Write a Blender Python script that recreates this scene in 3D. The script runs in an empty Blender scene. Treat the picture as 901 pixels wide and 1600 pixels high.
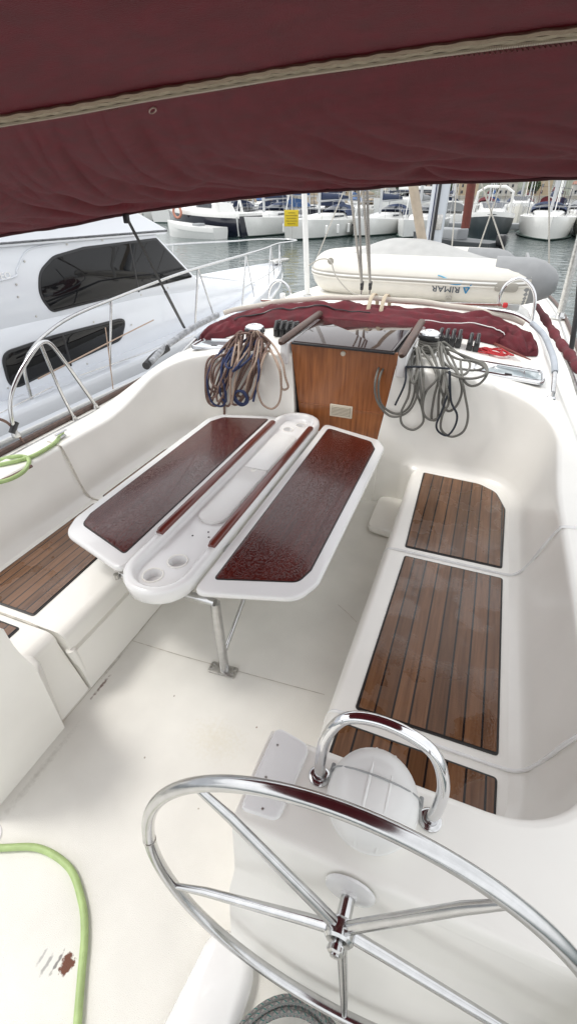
import bpy, bmesh, math, random
from mathutils import Vector, Matrix
from mathutils.geometry import tessellate_polygon
R=math.radians; PI=math.pi
random.seed(7)
sc=bpy.context.scene; COL=sc.collection
# ------------------------------------------------------------------ camera
F=725.0; PITCH=math.atan(500/725); YAW=math.atan(345/math.hypot(725,500)); H=2.2
cam=bpy.data.cameras.new('camera'); co=bpy.data.objects.new('camera',cam); COL.objects.link(co)
cam.sensor_fit='VERTICAL'; cam.sensor_height=36; cam.lens=F/1600*36; cam.clip_start=.02; cam.clip_end=3000
co.location=(0,0,H); co.rotation_euler=(PI/2-PITCH,0,YAW); sc.camera=co
def ray(x,y):
    u=(x-450.5)/F; v=(800-y)/F; cp,sp=math.cos(PITCH),math.sin(PITCH)
    fw=cp+sp*v; ve=-sp+cp*v
    return Vector((u*math.cos(YAW)-fw*math.sin(YAW),u*math.sin(YAW)+fw*math.cos(YAW),ve))
def onY(x,y,Y):
    r=ray(x,y); return Vector((0,0,H))+r*(Y/r.y)
def onZ(x,y,z):
    r=ray(x,y); return Vector((0,0,H))+r*((z-H)/r.z)
# ------------------------------------------------------------------ materials
MATS={}
def mat(name,base,rough=.5,metal=0,coat=0,var=0,vscale=8,bump=0,bscale=60,spec=.5,trans=0,emit=None,sss=0,alpha=1,detail=4,coatrough=.05):
    m=bpy.data.materials.new(name); m.use_nodes=True; MATS[name]=m
    nt=m.node_tree; b=nt.nodes['Principled BSDF']; N=nt.nodes; L=nt.links
    c=(*base,1)
    b.inputs['Base Color'].default_value=c; b.inputs['Roughness'].default_value=rough; b.inputs['Metallic'].default_value=metal
    b.inputs['Coat Weight'].default_value=coat; b.inputs['Coat Roughness'].default_value=coatrough
    b.inputs['Specular IOR Level'].default_value=spec; b.inputs['Transmission Weight'].default_value=trans
    tc=N.new('ShaderNodeTexCoord')
    if var:
        n=N.new('ShaderNodeTexNoise'); n.inputs['Scale'].default_value=vscale; n.inputs['Detail'].default_value=detail
        L.new(tc.outputs['Object'],n.inputs['Vector'])
        r=N.new('ShaderNodeMapRange'); r.inputs['From Min'].default_value=.3; r.inputs['From Max'].default_value=.7
        L.new(n.outputs['Fac'],r.inputs['Value'])
        mx=N.new('ShaderNodeMix'); mx.data_type='RGBA'
        mx.inputs[6].default_value=(*[max(0,k*(1-var)) for k in base],1); mx.inputs[7].default_value=(*[min(1,k*(1+var)) for k in base],1)
        L.new(r.outputs[0],mx.inputs[0]); L.new(mx.outputs[2],b.inputs['Base Color'])
        rr=N.new('ShaderNodeMapRange'); rr.inputs['To Min'].default_value=max(0.02,rough*.8); rr.inputs['To Max'].default_value=min(1,rough*1.25)
        L.new(n.outputs['Fac'],rr.inputs['Value']); L.new(rr.outputs[0],b.inputs['Roughness'])
    if bump:
        n2=N.new('ShaderNodeTexNoise'); n2.inputs['Scale'].default_value=bscale; n2.inputs['Detail'].default_value=3
        L.new(tc.outputs['Object'],n2.inputs['Vector'])
        bp=N.new('ShaderNodeBump'); bp.inputs['Strength'].default_value=bump; bp.inputs['Distance'].default_value=.004
        L.new(n2.outputs['Fac'],bp.inputs['Height']); L.new(bp.outputs[0],b.inputs['Normal'])
    return m
def nodes(m): return m.node_tree.nodes,m.node_tree.links,m.node_tree.nodes['Principled BSDF']
def spots(m,pts,col,soft=.6):
    """stains of their own shape: pts=[(x,y,z,radius,stretch)] in world coordinates"""
    N,L,b=nodes(m); src=b.inputs['Base Color'].links[0].from_socket if b.inputs['Base Color'].links else None
    geo=N.new('ShaderNodeNewGeometry'); no=N.new('ShaderNodeTexNoise'); no.inputs['Scale'].default_value=55; no.inputs['Detail'].default_value=5
    L.new(geo.outputs['Position'],no.inputs['Vector'])
    for (x,y,z,r,st,c) in pts:
        sub=N.new('ShaderNodeVectorMath'); sub.operation='SUBTRACT'; L.new(geo.outputs['Position'],sub.inputs[0]); sub.inputs[1].default_value=(x,y,z)
        mp=N.new('ShaderNodeMapping'); mp.inputs['Rotation'].default_value=(0,0,st[1]); mp.inputs['Scale'].default_value=(1/r,1/(r*st[0]),1/r); L.new(sub.outputs[0],mp.inputs['Vector'])
        ln=N.new('ShaderNodeVectorMath'); ln.operation='LENGTH'; L.new(mp.outputs[0],ln.inputs[0])
        ad=N.new('ShaderNodeMath'); ad.operation='ADD'; L.new(ln.outputs['Value'],ad.inputs[0])
        s2=N.new('ShaderNodeMath'); s2.operation='MULTIPLY_ADD'; L.new(no.outputs['Fac'],s2.inputs[0]); s2.inputs[1].default_value=2.2; s2.inputs[2].default_value=-1.1
        L.new(s2.outputs[0],ad.inputs[1])
        mr=N.new('ShaderNodeMapRange'); mr.inputs['From Min'].default_value=1; mr.inputs['From Max'].default_value=1-st[2]; L.new(ad.outputs[0],mr.inputs['Value'])
        ml=N.new('ShaderNodeMath'); ml.operation='MULTIPLY'; L.new(mr.outputs[0],ml.inputs[0]); ml.inputs[1].default_value=c[3]
        mx=N.new('ShaderNodeMix'); mx.data_type='RGBA'; L.new(ml.outputs[0],mx.inputs[0]); 
        if src: L.new(src,mx.inputs[6])
        else: mx.inputs[6].default_value=b.inputs['Base Color'].default_value
        mx.inputs[7].default_value=(*c[:3],1); src=mx.outputs[2]
    L.new(src,b.inputs['Base Color'])
GEL=mat('gelcoat',(.875,.86,.81),.30,var=.035,vscale=2.5,bump=.10,bscale=25,coat=.25)
GELW=mat('gelcoat_white',(.82,.82,.815),.22,var=.02,vscale=4,bump=.08,bscale=20,coat=.4)
SOLE=mat('sole_gelcoat',(.775,.76,.71),.42,var=.06,vscale=3.2,detail=8,bump=.55,bscale=420,coat=.1)
spots(SOLE,[(-.87,.126,0,.026,(1.1,0,.25),(.13,.032,.008,1)),(-.905,.115,0,.007,(5,.5,.5),(.07,.06,.06,.75)),(-.935,.10,0,.007,(5,.45,.6),(.10,.10,.11,.55)),(-.965,.11,0,.006,(5,.5,.6),(.18,.18,.19,.5)),
    (-1.50,1.06,0,.010,(9,-.03,.7),(.12,.05,.03,.85)),(-1.53,1.2,0,.008,(16,-.03,.9),(.32,.29,.25,.6)),
    (-.78,1.02,0,.16,(.7,0,1.2),(.62,.56,.40,.35)),(-1.46,.60,0,.02,(12,.1,1.4),(.45,.43,.38,.6)),(-.62,1.15,0,.006,(1,0,.6),(.2,.1,.05,.9)),(-1.05,.82,0,.005,(1,0,.6),(.2,.15,.1,.8)),(-.70,.72,0,.005,(1,0,.6),(.25,.2,.1,.8)),(-1.1,1.15,0,.005,(1.5,.4,.6),(.3,.25,.2,.8))],None)
SSTL=mat('stainless',(.56,.56,.56),.17,1,bump=.03,bscale=8,var=.08,vscale=30)
STLD=mat('stainless_dull',(.55,.54,.52),.32,1,var=.2,vscale=40)
CHROME=mat('chrome',(.72,.72,.73),.07,1)
BLACK=mat('black_plastic',(.02,.02,.022),.35,bump=.1)
CAULK=mat('caulk',(.015,.013,.012),.5)
RUB=mat('rubber',(.03,.03,.032),.6)
GREYP=mat('grey_plastic',(.33,.34,.34),.4,var=.05)
BEIGE=mat('beige_webbing',(.50,.42,.31),.8,var=.12,vscale=60,bump=.8,bscale=500)
WHITEP=mat('white_plastic',(.80,.80,.78),.3,coat=.2)
HOODM=mat('burgundy_hood_canvas',(.105,.008,.015),.75,var=.25,vscale=14,bump=.7,bscale=300)
SMOKE=mat('smoked_glass',(.008,.008,.009),.03,spec=.35,var=.3,vscale=2)
HATCHG=mat('smoked_acrylic',(.03,.015,.013),.04,spec=.45,coat=.15)
NAVY=mat('navy_canvas',(.025,.04,.09),.7,var=.2)
TEAKD=mat('weathered_teak_rail',(.085,.05,.038),.45,var=.35,vscale=30,bump=.4,bscale=120)
YGEL=mat('yacht_gelcoat',(.73,.755,.80),.16,coat=.5,var=.015,vscale=2)
YGELG=mat('yacht_deck_grey',(.70,.72,.75),.5)
PVC=mat('dinghy_pvc',(.72,.695,.635),.38,var=.03,bump=.15,bscale=12)
PVCW=mat('dinghy_pvc_white',(.82,.82,.80),.3,var=.02)
PVCG=mat('dinghy_grey',(.25,.255,.26),.5,var=.08)
ALU=mat('painted_mast',(.55,.58,.62),.3,.6)
HOSEM=mat('green_hose',(.37,.49,.21),.42,spec=.4,var=.12,vscale=22,bump=.4,bscale=180)
RED=mat('red_cord',(.45,.02,.025),.6)
YEL=mat('yellow_sign',(.75,.55,.02),.5,var=.1,vscale=3)
RUST=mat('rust_paint',(.14,.03,.02),.6,var=.2)
SPAR=mat('weathered_spar',(.42,.35,.27),.5,var=.15)
BLU=mat('blue_print',(.03,.22,.42),.4); BLUL=mat('pale_blue_print',(.12,.42,.62),.4); DKP=mat('dark_print',(.04,.06,.09),.4)
VENTM=mat('cream_plastic',(.70,.64,.52),.4)
# canvas: thin cloth, some daylight comes through
def canvas():
    m=mat('burgundy_canvas',(.105,.0095,.0175),.85,spec=.3,var=.30,vscale=16,detail=9,bump=.9,bscale=420); m.node_tree.nodes['Principled BSDF'].inputs['Sheen Weight'].default_value=.14; m.node_tree.nodes['Principled BSDF'].inputs['Sheen Roughness'].default_value=.4
    N,L,b=nodes(m); out=N['Material Output']
    tr=N.new('ShaderNodeBsdfTranslucent'); tr.inputs[0].default_value=(.20,.016,.022,1)
    mx=N.new('ShaderNodeMixShader'); mx.inputs[0].default_value=.06
    L.new(b.outputs[0],mx.inputs[1]); L.new(tr.outputs[0],mx.inputs[2]); L.new(mx.outputs[0],out.inputs[0])
    wv=N.new('ShaderNodeTexNoise'); wv.inputs['Scale'].default_value=3.2; wv.inputs['Detail'].default_value=3
    tc=N.new('ShaderNodeTexCoord'); mp=N.new('ShaderNodeMapping'); mp.inputs['Scale'].default_value=(.9,2.6,2.6); mp.inputs['Rotation'].default_value=(0,0,.2)
    L.new(tc.outputs['Object'],mp.inputs[0]); L.new(mp.outputs[0],wv.inputs['Vector'])
    bp=N.new('ShaderNodeBump'); bp.inputs['Strength'].default_value=.22; bp.inputs['Distance'].default_value=.02
    old=b.inputs['Normal'].links[0].from_socket; L.new(old,bp.inputs['Normal']); L.new(wv.outputs['Fac'],bp.inputs['Height']); L.new(bp.outputs[0],b.inputs['Normal'])
    return m
CANV=canvas()
def woodmat(name,c1,c2,rough,coat,axis='Y',scale=1.0,drops=0):
    m=mat(name,c1,rough,coat=coat); N,L,b=nodes(m)
    tc=N.new('ShaderNodeTexCoord'); mp=N.new('ShaderNodeMapping')
    s={'Y':(28,1.6,28),'Z':(30,30,2.0),'X':(1.6,28,28)}[axis]; mp.inputs['Scale'].default_value=[k*scale for k in s]
    L.new(tc.outputs['Object'],mp.inputs[0])
    n=N.new('ShaderNodeTexNoise'); n.inputs['Scale'].default_value=1.5; n.inputs['Detail'].default_value=6; n.inputs['Distortion'].default_value=.6; L.new(mp.outputs[0],n.inputs['Vector'])
    n3=N.new('ShaderNodeTexNoise'); n3.inputs['Scale'].default_value=3; L.new(tc.outputs['Object'],n3.inputs['Vector'])
    ad=N.new('ShaderNodeMath'); ad.operation='MULTIPLY_ADD'; ad.inputs[1].default_value=.35; L.new(n3.outputs['Fac'],ad.inputs[0]); L.new(n.outputs['Fac'],ad.inputs[2])
    r=N.new('ShaderNodeMapRange'); r.inputs['From Min'].default_value=.45; r.inputs['From Max'].default_value=.9; L.new(ad.outputs[0],r.inputs['Value'])
    mx=N.new('ShaderNodeMix'); mx.data_type='RGBA'; mx.inputs[6].default_value=(*c1,1); mx.inputs[7].default_value=(*c2,1)
    L.new(r.outputs[0],mx.inputs[0]); L.new(mx.outputs[2],b.inputs['Base Color'])
    if drops:
        v=N.new('ShaderNodeTexNoise'); v.inputs['Scale'].default_value=130; v.inputs['Detail'].default_value=2.5; L.new(tc.outputs['Object'],v.inputs['Vector'])
        mr=N.new('ShaderNodeMapRange'); mr.inputs['From Min'].default_value=.50; mr.inputs['From Max'].default_value=.66; L.new(v.outputs['Fac'],mr.inputs['Value'])
        bp=N.new('ShaderNodeBump'); bp.inputs['Strength'].default_value=drops; bp.inputs['Distance'].default_value=.004; L.new(mr.outputs[0],bp.inputs['Height'])
        L.new(bp.outputs[0],b.inputs['Normal']); L.new(bp.outputs[0],b.inputs['Coat Normal'])
    return m
MAHT=woodmat('wet_mahogany_table',(.050,.0045,.003),(.085,.010,.006),.22,.32,'Y',1,.26)
MAHR=woodmat('mahogany_rail',(.10,.014,.010),(.16,.03,.018),.3,.5,'Y')
MAHW=woodmat('mahogany_board',(.19,.056,.015),(.42,.150,.045),.33,.35,'Z')
def teak():
    m=woodmat('teak_planks',(.100,.046,.021),(.185,.090,.044),.33,.25,'Y',1.3,.07); N,L,b=nodes(m)
    src=b.inputs['Base Color'].links[0].from_socket
    uv=N.new('ShaderNodeUVMap'); sp=N.new('ShaderNodeSeparateXYZ'); L.new(uv.outputs[0],sp.inputs[0])
    fr=N.new('ShaderNodeMath'); fr.operation='FRACT'; L.new(sp.outputs[0],fr.inputs[0])
    sb=N.new('ShaderNodeMath'); sb.operation='SUBTRACT'; L.new(fr.outputs[0],sb.inputs[0]); sb.inputs[1].default_value=.5
    ab=N.new('ShaderNodeMath'); ab.operation='ABSOLUTE'; L.new(sb.outputs[0],ab.inputs[0])
    gt=N.new('ShaderNodeMapRange'); L.new(ab.outputs[0],gt.inputs['Value']); gt.inputs['From Min'].default_value=.432; gt.inputs['From Max'].default_value=.45
    # each plank its own tone
    fl=N.new('ShaderNodeMath'); fl.operation='FLOOR'; L.new(sp.outputs[0],fl.inputs[0])
    wn=N.new('ShaderNodeTexWhiteNoise'); wn.noise_dimensions='1D'; L.new(fl.outputs[0],wn.inputs['W'])
    h=N.new('ShaderNodeHueSaturation'); mr=N.new('ShaderNodeMapRange'); mr.inputs['To Min'].default_value=.82; mr.inputs['To Max'].default_value=1.2; L.new(wn.outputs['Value'],mr.inputs['Value']); L.new(mr.outputs[0],h.inputs['Value']); L.new(src,h.inputs['Color'])
    mx=N.new('ShaderNodeMix'); mx.data_type='RGBA'; L.new(gt.outputs[0],mx.inputs[0]); L.new(h.outputs[0],mx.inputs[6]); mx.inputs[7].default_value=(.010,.008,.007,1)
    L.new(mx.outputs[2],b.inputs['Base Color'])
    # damp patches are smoother
    tc=N.new('ShaderNodeTexCoord'); n=N.new('ShaderNodeTexNoise'); n.inputs['Scale'].default_value=4.5; n.inputs['Detail'].default_value=5; L.new(tc.outputs['Object'],n.inputs['Vector'])
    r=N.new('ShaderNodeMapRange'); r.inputs['From Min'].default_value=.46; r.inputs['From Max'].default_value=.54; r.inputs['To Min'].default_value=.14; r.inputs['To Max'].default_value=.5; L.new(n.outputs['Fac'],r.inputs['Value']); L.new(r.outputs[0],b.inputs['Roughness'])
    return m
TEAK=teak()
def ropemat(name,c1,c2,f=60,thr=.5,c3=None):
    m=mat(name,c1,.85); N,L,b=nodes(m)
    uv=N.new('ShaderNodeUVMap'); sp=N.new('ShaderNodeSeparateXYZ'); L.new(uv.outputs[0],sp.inputs[0])
    def diag(sign,fr_):
        a=N.new('ShaderNodeMath'); a.operation='MULTIPLY_ADD'; a.inputs[1].default_value=fr_; L.new(sp.outputs[0],a.inputs[0])
        k=N.new('ShaderNodeMath'); k.operation='MULTIPLY'; k.inputs[1].default_value=sign*2; L.new(sp.outputs[1],k.inputs[0]); L.new(k.outputs[0],a.inputs[2])
        fr=N.new('ShaderNodeMath'); fr.operation='FRACT'; L.new(a.outputs[0],fr.inputs[0]); return fr
    d1=diag(1,f); d2=diag(-1,f)
    gt=N.new('ShaderNodeMath'); gt.operation='GREATER_THAN'; gt.inputs[1].default_value=thr; L.new(d1.outputs[0],gt.inputs[0])
    mx=N.new('ShaderNodeMix'); mx.data_type='RGBA'; mx.inputs[6].default_value=(*c1,1); mx.inputs[7].default_value=(*c2,1); L.new(gt.outputs[0],mx.inputs[0])
    outc=mx.outputs[2]
    if c3:
        g2=N.new('ShaderNodeMath'); g2.operation='GREATER_THAN'; g2.inputs[1].default_value=.8; L.new(d2.outputs[0],g2.inputs[0])
        m2=N.new('ShaderNodeMix'); m2.data_type='RGBA'; L.new(outc,m2.inputs[6]); m2.inputs[7].default_value=(*c3,1); L.new(g2.outputs[0],m2.inputs[0]); outc=m2.outputs[2]
    L.new(outc,b.inputs['Base Color'])
    pg=N.new('ShaderNodeMath'); pg.operation='PINGPONG'; pg.inputs[1].default_value=.5; mu=N.new('ShaderNodeMath'); mu.operation='ADD'; L.new(d1.outputs[0],mu.inputs[0]); L.new(d2.outputs[0],mu.inputs[1]); L.new(mu.outputs[0],pg.inputs[0])
    bp=N.new('ShaderNodeBump'); bp.inputs['Strength'].default_value=.8; bp.inputs['Distance'].default_value=.002; L.new(pg.outputs[0],bp.inputs['Height']); L.new(bp.outputs[0],b.inputs['Normal'])
    return m
RBR=ropemat('brown_fleck_rope',(.30,.19,.13),(.15,.09,.07),70,.5,(.05,.05,.10))
RBE=ropemat('beige_rope',(.44,.34,.26),(.30,.21,.17),80)
RNV=ropemat('navy_rope',(.02,.03,.09),(.035,.05,.12),80)
RGY=ropemat('grey_rope',(.20,.195,.175),(.13,.128,.115),90)
RBK=ropemat('black_rope',(.015,.02,.03),(.03,.035,.045),90)
RFL=ropemat('grey_fleck_rope',(.24,.225,.215),(.16,.15,.15),45,.6,(.03,.13,.12))
RWH=ropemat('white_rope',(.5,.48,.43),(.38,.36,.33),60)
# ------------------------------------------------------------------ object helpers
WM={}
def tag(o,label,cat,group=None,kind=None):
    if label: o['label']=label
    if cat: o['category']=cat
    if group: o['group']=group
    if kind: o['kind']=kind
    return o
def thing(name,loc,label,cat,group=None,rz=0):
    o=bpy.data.objects.new(name,None); COL.objects.link(o); o.location=loc; o.rotation_euler=(0,0,rz); o.empty_display_size=.1
    WM[o.name]=Matrix.Translation(Vector(loc))@Matrix.Rotation(rz,4,'Z')
    return tag(o,label,cat,group)
def mk(name,V,Fc,m,parent=None,smooth=True,uvs=None,local=False,ang=40):
    me=bpy.data.meshes.new(name); V=[Vector(v) for v in V]
    base=None
    if parent is not None and not local:
        inv=WM[parent.name].inverted(); V=[inv@v for v in V]
    elif parent is None and not local:
        xs=[v.x for v in V];ys=[v.y for v in V];zs=[v.z for v in V]
        base=Vector(((min(xs)+max(xs))/2,(min(ys)+max(ys))/2,min(zs))); V=[v-base for v in V]
    me.from_pydata(V,[],Fc); 
    o=bpy.data.objects.new(name,me); COL.objects.link(o)
    if base is not None: o.location=base
    if parent is not None: o.parent=parent
    WM[o.name]=(WM[parent.name] if parent is not None else Matrix.Translation(base or Vector()))
    if isinstance(m,(list,tuple)):
        for k in m: me.materials.append(k)
    else: me.materials.append(m)
    if uvs is not None:
        ul=me.uv_layers.new(name='UVMap')
        for p in me.polygons:
            for li,vi in zip(p.loop_indices,p.vertices): ul.data[li].uv=uvs[vi]
    if smooth:
        me.polygons.foreach_set('use_smooth',[True]*len(me.polygons))
        try: me.set_sharp_from_angle(angle=R(ang))
        except Exception: pass
    me.update(); return o
class MB:
    def __init__(s): s.V=[];s.F=[];s.U=[];s.uv=False
    def add(s,V,Fc,U=None):
        n=len(s.V); s.V+= [Vector(v) for v in V]; s.F+=[tuple(i+n for i in f) for f in Fc]
        s.U+= list(U) if U is not None else [(0,0)]*len(V)
        if U is not None: s.uv=True
        return s
    def build(s,name,m,parent=None,smooth=True,**k): return mk(name,s.V,s.F,m,parent,smooth,uvs=s.U if s.uv else None,**k)
    def box(s,c,d,rz=0,bev=0,M=None):
        bm=bmesh.new(); bmesh.ops.create_cube(bm,size=1); bmesh.ops.scale(bm,vec=d,verts=bm.verts)
        if bev: bmesh.ops.bevel(bm,geom=list(bm.edges),offset=bev,segments=3,affect='EDGES',profile=.5)
        X=Matrix.Translation(Vector(c))@(M if M is not None else Matrix.Rotation(rz,4,'Z'))
        bm.verts.ensure_lookup_table(); s.add([X@v.co for v in bm.verts],[[v.index for v in f.verts] for f in bm.faces]); bm.free(); return s
    def tube(s,P,r,seg=10,closed=False,cap=True,sq=None):
        P=[Vector(p) for p in P]; n=len(P); rr=r if isinstance(r,(list,tuple)) else [r]*n
        T=[]
        for i in range(n):
            a=P[(i-1)%n] if (closed or i>0) else P[i]; b=P[(i+1)%n] if (closed or i<n-1) else P[i]
            t=(b-a); T.append(t.normalized() if t.length>1e-9 else Vector((0,0,1)))
        up=Vector((0,0,1)) if abs(T[0].z)<.9 else Vector((1,0,0))
        nrm=(up-T[0]*up.dot(T[0])).normalized(); V=[];U=[];l=0
        for i in range(n):
            if i: 
                nrm=(nrm-T[i]*nrm.dot(T[i])); nrm=nrm.normalized() if nrm.length>1e-6 else T[i].orthogonal().normalized(); l+=(P[i]-P[i-1]).length
            bn=T[i].cross(nrm)
            for k in range(seg):
                a=2*PI*k/seg; q=(1,1) if sq is None else sq
                V.append(P[i]+nrm*math.cos(a)*rr[i]*q[0]+bn*math.sin(a)*rr[i]*q[1]); U.append((l,k/seg))
        Fc=[]
        for i in range(n if closed else n-1):
            j=(i+1)%n
            for k in range(seg): k2=(k+1)%seg; Fc.append((i*seg+k,i*seg+k2,j*seg+k2,j*seg+k))
        if cap and not closed: Fc.append(tuple(range(seg-1,-1,-1))); Fc.append(tuple((n-1)*seg+k for k in range(seg)))
        return s.add(V,Fc,U)
    def lathe(s,prof,c=(0,0,0),seg=28,M=None,cap=True):
        M=M if M is not None else Matrix.Identity(4); X=Matrix.Translation(Vector(c))@M; V=[];Fc=[]
        for (r,z) in prof:
            for k in range(seg): a=2*PI*k/seg; V.append(X@Vector((r*math.cos(a),r*math.sin(a),z)))
        for i in range(len(prof)-1):
            for k in range(seg): k2=(k+1)%seg; Fc.append((i*seg+k,i*seg+k2,(i+1)*seg+k2,(i+1)*seg+k))
        if cap: 
            if prof[0][0]>1e-4: Fc.append(tuple(range(seg-1,-1,-1)))
            if prof[-1][0]>1e-4: Fc.append(tuple((len(prof)-1)*seg+k for k in range(seg)))
        return s.add(V,Fc)
    def grid(s,fn,nu,nv,closeu=False,uv=None):
        V=[];U=[]
        for i in range(nu+1):
            for j in range(nv+1):
                V.append(fn(i/nu,j/nv)); U.append(uv(i/nu,j/nv) if uv else (i/nu,j/nv))
        Fc=[(i*(nv+1)+j,(i+1)*(nv+1)+j,(i+1)*(nv+1)+j+1,i*(nv+1)+j+1) for i in range(nu) for j in range(nv)]
        return s.add(V,Fc,U if uv else None)
    def rings(s,rings,capa=False,capb=False,flip=False):
        n=len(rings[0]); V=[v for r in rings for v in r]; Fc=[]
        for i in range(len(rings)-1):
            for k in range(n):
                k2=(k+1)%n; f=(i*n+k,i*n+k2,(i+1)*n+k2,(i+1)*n+k); Fc.append(f[::-1] if flip else f)
        if capa: Fc.append(tuple(range(n-1,-1,-1)))
        if capb: Fc.append(tuple((len(rings)-1)*n+k for k in range(n)))
        return s.add(V,Fc)
def spline(P,n=8,closed=False):
    P=[Vector(p) for p in P]; m=len(P); out=[]
    for i in range(m if closed else m-1):
        p0=P[(i-1)%m] if (closed or i>0) else P[0]*2-P[1]; p1=P[i]; p2=P[(i+1)%m]; p3=P[(i+2)%m] if (closed or i<m-2) else P[m-1]*2-P[m-2]
        for k in range(n):
            t=k/n; out.append(.5*((2*p1)+(p2-p0)*t+(2*p0-5*p1+4*p2-p3)*t*t+(3*p1-p0-3*p2+p3)*t**3))
    if not closed: out.append(P[-1])
    return out
def rpoly(pts,rad,seg=6):
    """rounded polygon (2D)"""
    out=[];n=len(pts); rr=rad if isinstance(rad,(list,tuple)) else [rad]*n
    for i in range(n):
        p=Vector(pts[i]); a=Vector(pts[i-1])-p; b=Vector(pts[(i+1)%n])-p; r=rr[i]
        if r<=0: out.append(p); continue
        la,lb=a.length,b.length; a.normalize(); b.normalize(); th=a.angle(b); d=min(r/math.tan(th/2),la*.49,lb*.49)
        q0=p+a*d;q1=p+b*d
        for k in range(seg+1):
            t=k/seg; out.append(q0*(1-t)**2+p*2*t*(1-t)+q1*t*t)
    return out
def inset(poly,d):
    n=len(poly); out=[]; A=sum(poly[i].x*poly[(i+1)%n].y-poly[(i+1)%n].x*poly[i].y for i in range(n)); sg=1 if A>0 else -1
    for i in range(n):
        t=(poly[(i+1)%n]-poly[i-1]); 
        if t.length<1e-9: out.append(poly[i]); continue
        t.normalize(); out.append(poly[i]+Vector((-t.y,t.x))*d*sg)
    return out
def slab(poly,z0,z1,r=.01,mb=None,top=True):
    """plate with rounded upper and lower edges"""
    mb=mb or MB(); L3=lambda p,z:[Vector((q.x,q.y,z)) for q in p]
    rg=[L3(inset(poly,r),z0),L3(inset(poly,r*.3),z0+r*.3),L3(poly,z0+r),L3(poly,z1-r),L3(inset(poly,r*.3),z1-r*.3),L3(inset(poly,r),z1)]
    A=sum(poly[i].x*poly[(i+1)%len(poly)].y-poly[(i+1)%len(poly)].x*poly[i].y for i in range(len(poly)))
    if A<0: rg=[x[::-1] for x in rg]
    mb.rings(rg,True,True); return mb
def holed(outer,holes,z,mb):
    P=[[Vector((p.x,p.y,0)) for p in outer]]+[[Vector((p.x,p.y,0)) for p in h] for h in holes]
    tri=tessellate_polygon(P); fl=[q for l in P for q in l]
    Fc=[]
    for t in tri:
        a,b,c=[fl[i] for i in t]
        if (b-a).cross(c-a).z<0: t=t[::-1]
        Fc.append(tuple(t))
    mb.add([Vector((q.x,q.y,z)) for q in fl],Fc); return mb
def circ(x,y,r,n=24): return [Vector((x+r*math.cos(2*PI*k/n),y+r*math.sin(2*PI*k/n))) for k in range(n)]
def S(t): t=max(0,min(1,t)); return t*t*(3-2*t)
def lerp(a,b,t): return a+(b-a)*t
def text_mesh(txt,size,ext=.0012):
    cu=bpy.data.curves.new('t','FONT'); cu.body=txt; cu.size=size; cu.extrude=ext; cu.resolution_u=3; cu.align_x='CENTER'; cu.align_y='CENTER'
    ob=bpy.data.objects.new('t',cu); COL.objects.link(ob); dg=bpy.context.evaluated_depsgraph_get(); me=bpy.data.meshes.new_from_object(ob.evaluated_get(dg))
    V=[v.co.copy() for v in me.vertices]; Fc=[tuple(p.vertices) for p in me.polygons]
    bpy.data.objects.remove(ob); bpy.data.meshes.remove(me); bpy.data.curves.remove(cu); return V,Fc
def copy_tree(o,parent=None):
    c=o.copy(); COL.objects.link(c); c.parent=parent; WM[c.name]=WM.get(o.name)
    for ch in [k for k in KIDS.get(o.name,[])]: copy_tree(ch,c)
    return c
KIDS={}
def index_kids():
    KIDS.clear()
    for o in COL.objects:
        if o.parent: KIDS.setdefault(o.parent.name,[]).append(o)
# ------------------------------------------------------------------ our sailing yacht
C=-.93
def zc(m): return 1.15-.06*m*m
def deckz(Y): return .68+.018*max(0,Y-3)
def beam(Y): return 2.02 if Y<6.5 else 2.02*(1-min(.9999,((Y-6.5)/6.8)**3))
def outerw(Y): return min(1.87-.07*max(0,Y-3.3),beam(Y)-.12)
def top(m,Y):
    m=abs(m); w=S((Y-2.5)/1.05); zf=.79*(1-w)+(zc(m)+min(.1,.05*max(0,Y-3.5)))*w; ow=outerw(Y); wd=.16+.16*w
    mk_=1-S((m-(ow-wd))/wd); w2=1-S((Y-7.0)/1.2); dz=deckz(Y); return dz+(zf-dz)*mk_*w2
yacht=thing('sailing_yacht',(C,3,-.6),'white sailing yacht in the foreground, its open cockpit with teak slatted benches','sailing yacht')
def pathpair():
    """stations round the cockpit well: (bottom, top, outward, seatweight)"""
    st=[]
    def L2(t): return t
    mb_,mt_=1.44,1.53; fb,ft=3.40,3.50; ab_,at_=.80,.755; rb,rt=.34,.44; qb,qt=.22,.30
    for i in range(8):
        t=i/8; st.append((Vector((lerp(.58,mb_-qb,t),ab_)),Vector((lerp(.58,mt_-qt,t),at_)),Vector((0,-1))))
    for i in range(13):
        a=-PI/2+PI/2*i/12; n=Vector((math.cos(a),math.sin(a)))
        st.append((Vector((mb_-qb,ab_+qb))+n*qb,Vector((mt_-qt,at_+qt))+n*qt,n))
    for i in range(1,36):
        t=i/36; st.append((Vector((mb_,lerp(ab_+qb,fb-rb,t))),Vector((mt_,lerp(at_+qt,ft-rt,t))),Vector((1,0))))
    for i in range(17):
        a=PI/2*i/16; n=Vector((math.cos(a),math.sin(a)))
        st.append((Vector((mb_-rb,fb-rb))+n*rb,Vector((mt_-rt,ft-rt))+n*rt,n))
    for i in range(1,15):
        t=i/14; st.append((Vector((lerp(mb_-rb,.345,t),fb)),Vector((lerp(mt_-rt,.415,t),ft)),Vector((0,1))))
    return st
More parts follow.
